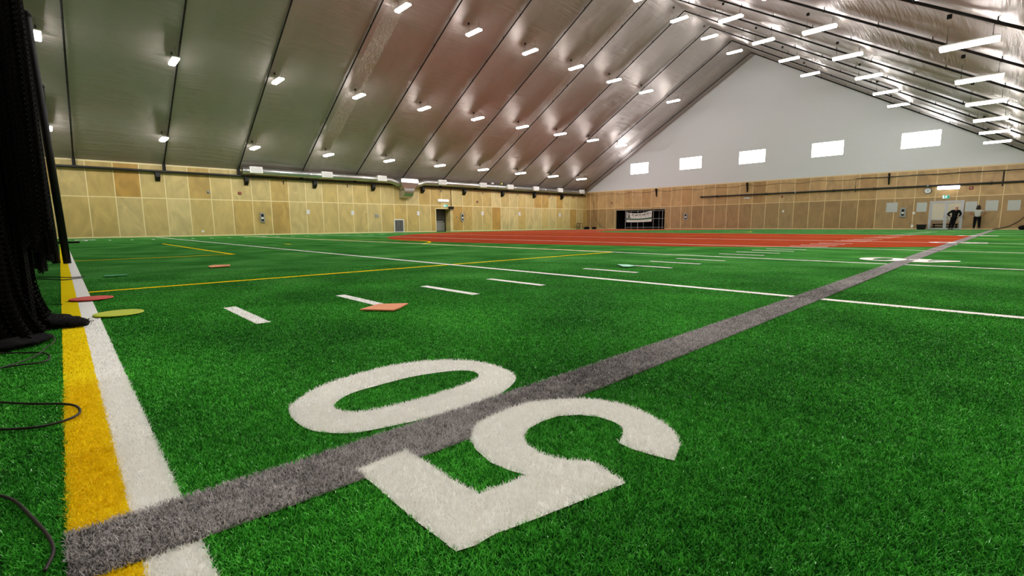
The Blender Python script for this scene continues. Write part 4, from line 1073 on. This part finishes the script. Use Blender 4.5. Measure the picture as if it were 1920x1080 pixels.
# ---------------------------------------------------------------- people
def skinned(name, J, E, root, m, parent, sub=2):
    me = bpy.data.meshes.new(name); names = list(J)
    me.from_pydata([J[n][0] for n in names], [(names.index(a), names.index(b)) for a, b in E], [])
    o = bpy.data.objects.new(name, me); C.objects.link(o)
    me.materials.append(m)
    md = o.modifiers.new('skin', 'SKIN'); md.use_smooth_shade = True
    if not me.skin_vertices: me.skin_vertices.new()
    for i, n in enumerate(names):
        r = J[n][1]; rr = r if isinstance(r, tuple) else (r, r)
        me.skin_vertices[0].data[i].radius = rr; me.skin_vertices[0].data[i].use_root = (n == root)
    s = o.modifiers.new('sub', 'SUBSURF'); s.levels = sub; s.render_levels = sub
    o.parent = parent
    return o
def hand(J, E, wrist, side, dirv, tag):
    """palm and five bent fingers growing from the wrist"""
    w = Vector(J[wrist][0]); d = Vector(dirv).normalized(); s = d.cross(Vector((0, 1, 0))).normalized()
    palm = w + d * 0.07; J[tag + 'palm'] = (palm[:], (0.036, 0.018)); E.append((wrist, tag + 'palm'))
    for i, (o, l) in enumerate(((-0.030, 0.075), (-0.010, 0.085), (0.010, 0.080), (0.029, 0.062))):
        a = palm + s * o + d * 0.035; b = a + d * l * 0.5 + Vector((0, -0.008, 0)); c = b + d * l * 0.45 + Vector((0, -0.022, 0))
        for n, p, r in (('a', a, .011), ('b', b, .0095), ('c', c, .008)): J[tag + str(i) + n] = (p[:], r)
        E += [(tag + 'palm', tag + str(i) + 'a'), (tag + str(i) + 'a', tag + str(i) + 'b'), (tag + str(i) + 'b', tag + str(i) + 'c')]
    a = w + d * 0.03 + s * -0.035; b = a + d * 0.035 + s * -0.022
    J[tag + 'ta'] = (a[:], .012); J[tag + 'tb'] = (b[:], .010); E += [(wrist, tag + 'ta'), (tag + 'ta', tag + 'tb')]

def person(loc, rz, P, label, skin, top, trousers, hairm, bald=False, scale=1.0):
    root = empty('person', loc, rz); root.scale = (scale,) * 3; props(root, label, 'person')
    J = {}; E = []
    for n, r in (('pelvis', (.13, .10)), ('belly', (.13, .10)), ('chest', (.165, .115)), ('neckbase', (.075, .07)), ('neck', (.055, .055)), ('head0', (.075, .085)), ('head1', (.082, .098)), ('head2', (.060, .075)),
                 ('lsh', .062), ('lel', .044), ('lwr', .028), ('rsh', .062), ('rel', .044), ('rwr', .028),
                 ('lhip', .088), ('lkn', .058), ('lan', .040), ('lto', .035), ('rhip', .088), ('rkn', .058), ('ran', .040), ('rto', .035)):
        J[n] = (P[n], r)
    E += [('pelvis', 'belly'), ('belly', 'chest'), ('chest', 'neckbase'), ('neckbase', 'neck'), ('neck', 'head0'), ('head0', 'head1'), ('head1', 'head2'),
          ('chest', 'lsh'), ('lsh', 'lel'), ('lel', 'lwr'), ('chest', 'rsh'), ('rsh', 'rel'), ('rel', 'rwr'),
          ('pelvis', 'lhip'), ('lhip', 'lkn'), ('lkn', 'lan'), ('lan', 'lto'), ('pelvis', 'rhip'), ('rhip', 'rkn'), ('rkn', 'ran'), ('ran', 'rto')]
    for sd in 'lr':
        d = Vector(P[sd + 'wr']) - Vector(P[sd + 'el'])
        hand(J, E, sd + 'wr', sd, d + Vector((0, 0, -0.08)), sd + 'h')
    bj = {k: v for k, v in J.items()}
    skinned('body', bj, E, 'pelvis', skin, root)
    # face, on the far side of the head (+y), and ears
    h = Vector(P['head1']); bm = bmesh.new()
    for s in (-1, 1): bmesh.ops.create_uvsphere(bm, u_segments=8, v_segments=6, radius=0.024, matrix=Matrix.Translation(h + Vector((s * 0.085, 0.0, -0.01))) @ Matrix.Diagonal((0.5, 1, 1.4, 1)))
    obj('ears', bm, skin, root, True)
    obj('nose', prism([(h.x - 0.014, h.z - 0.03), (h.x + 0.014, h.z - 0.03), (h.x, h.z + 0.02)], 'y', h.y + 0.08, h.y + 0.122), skin, root)
    for s in (-1, 1):
        bm = bmesh.new(); bmesh.ops.create_uvsphere(bm, u_segments=8, v_segments=6, radius=0.012, matrix=Matrix.Translation(h + Vector((s * 0.032, 0.096, 0.01)))); obj('eye', bm, M['black'], root)
    obj('mouth', box(h.x - 0.025, h.x + 0.025, h.y + 0.085, h.y + 0.098, h.z - 0.062, h.z - 0.054), M['red'], root)
    up = lambda v, r: (v, r)
    fat = 1.42 if bald else 1.10
    tj = {'hem': ((Vector(P['pelvis']) + Vector((0, 0, -0.03 if bald else 0.05)))[:], (.20 if bald else .145, .135)), 'belly': (P['belly'], (.15 * fat, .118 * fat)), 'chest': (P['chest'], (.175 * fat, .125 * fat)), 'coll': (P['neckbase'], (.085, .08)),
          'lsh': (P['lsh'], .098 if bald else .072), 'rsh': (P['rsh'], .098 if bald else .072)}
    te = [('hem', 'belly'), ('belly', 'chest'), ('chest', 'coll'), ('chest', 'lsh'), ('chest', 'rsh')]
    for sd in 'lr':
        if bald:                                    # long jacket sleeves
            tj[sd + 'el'] = (P[sd + 'el'], .078); tj[sd + 'cu'] = (Vector(P[sd + 'el']).lerp(Vector(P[sd + 'wr']), 0.92)[:], .054)
            te += [(sd + 'sh', sd + 'el'), (sd + 'el', sd + 'cu')]
        else:                                       # short sleeves
            tj[sd + 'cu'] = (Vector(P[sd + 'sh']).lerp(Vector(P[sd + 'el']), 0.55)[:], .062); te += [(sd + 'sh', sd + 'cu')]
    skinned('jacket' if bald else 'shirt', tj, te, 'belly', top, root)
    kj = {'w': (P['pelvis'], (.148, .118))}; ke = []
    for sd in 'lr':
        kj[sd + 'h'] = (P[sd + 'hip'], .122); kj[sd + 'k'] = (P[sd + 'kn'], .090); kj[sd + 'a'] = ((Vector(P[sd + 'an']) + Vector((0, 0, 0.02)))[:], .070)
        ke += [('w', sd + 'h'), (sd + 'h', sd + 'k'), (sd + 'k', sd + 'a')]
    skinned('trousers', kj, ke, 'w', trousers, root)
    for sd in 'lr':
        a, t = Vector(P[sd + 'an']), Vector(P[sd + 'to'])
        skinned('shoe', {'h': ((a.x, a.y - 0.05, 0.045), (.045, .042)), 'm': ((a.x, a.y + 0.03, 0.05), (.048, .045)), 't': ((t.x, t.y, 0.032), (.046, .028))}, [('h', 'm'), ('m', 't')], 'm', M['black_cloth'] if bald else M['white_grille'], root)
    if not bald:
        bm = bmesh.new()
        bmesh.ops.create_uvsphere(bm, u_segments=18, v_segments=14, radius=0.120, matrix=Matrix.Translation(h + Vector((0, -0.015, 0.0))) @ Matrix.Diagonal((0.95, 1.0, 1.25, 1)))
        for v in bm.verts:
            if v.co.z < h.z: v.co.x = h.x + (v.co.x - h.x) * 1.25; v.co.z -= 0.08
            if v.co.y > h.y + 0.055: v.co.y = h.y + 0.055
        obj('hair', bm, hairm, root, True)
    return root
man = dict(pelvis=(0.10, 0, 0.96), belly=(0.12, 0, 1.14), chest=(0.15, 0, 1.37), neckbase=(0.17, 0, 1.53), neck=(0.18, 0.01, 1.57), head0=(0.185, 0.02, 1.62), head1=(0.19, 0.025, 1.695), head2=(0.19, 0.02, 1.77),
           lsh=(-0.06, 0, 1.45), lel=(-0.30, -0.05, 1.22), lwr=(-0.12, -0.02, 1.03), rsh=(0.36, 0, 1.45), rel=(0.47, -0.02, 1.20), rwr=(0.34, 0.06, 1.02),
           lhip=(0.01, 0, 0.90), lkn=(-0.07, 0.02, 0.48), lan=(-0.13, -0.02, 0.09), lto=(-0.15, 0.13, 0.04), rhip=(0.18, 0, 0.90), rkn=(0.09, 0.05, 0.48), ran=(0.03, 0.04, 0.09), rto=(0.05, 0.19, 0.04))
person((-3.68, 51.02, 0.0), 0.0, man, 'bald person in a black jacket and dark trousers standing at the double door', M['skin'], M['black_cloth'], M['black_cloth'], M['hair'], True, 1.0)
woman = dict(pelvis=(0.0, 0, 0.95), belly=(0, 0, 1.10), chest=(0.0, 0, 1.32), neckbase=(0.0, 0, 1.46), neck=(0.0, 0.01, 1.52), head0=(0.0, 0.02, 1.58), head1=(0.0, 0.02, 1.66), head2=(0.0, 0.02, 1.735),
             lsh=(-0.18, 0, 1.40), lel=(-0.44, -0.05, 1.24), lwr=(-0.22, 0.0, 1.10), rsh=(0.18, 0, 1.40), rel=(0.44, -0.05, 1.22), rwr=(0.22, 0.0, 1.06),
             lhip=(-0.10, 0, 0.89), lkn=(-0.12, 0.02, 0.48), lan=(-0.13, -0.02, 0.09), lto=(-0.15, 0.13, 0.04), rhip=(0.10, 0, 0.89), rkn=(0.13, 0.02, 0.48), ran=(0.15, -0.02, 0.09), rto=(0.17, 0.13, 0.04))
person((-2.27, 51.0, 0.0), 0.0, woman, 'dark haired person in a light grey shirt and black trousers, hands on hips', M['skin_dark'], M['shirt'], M['black_cloth'], M['hair'], False, 1.03)
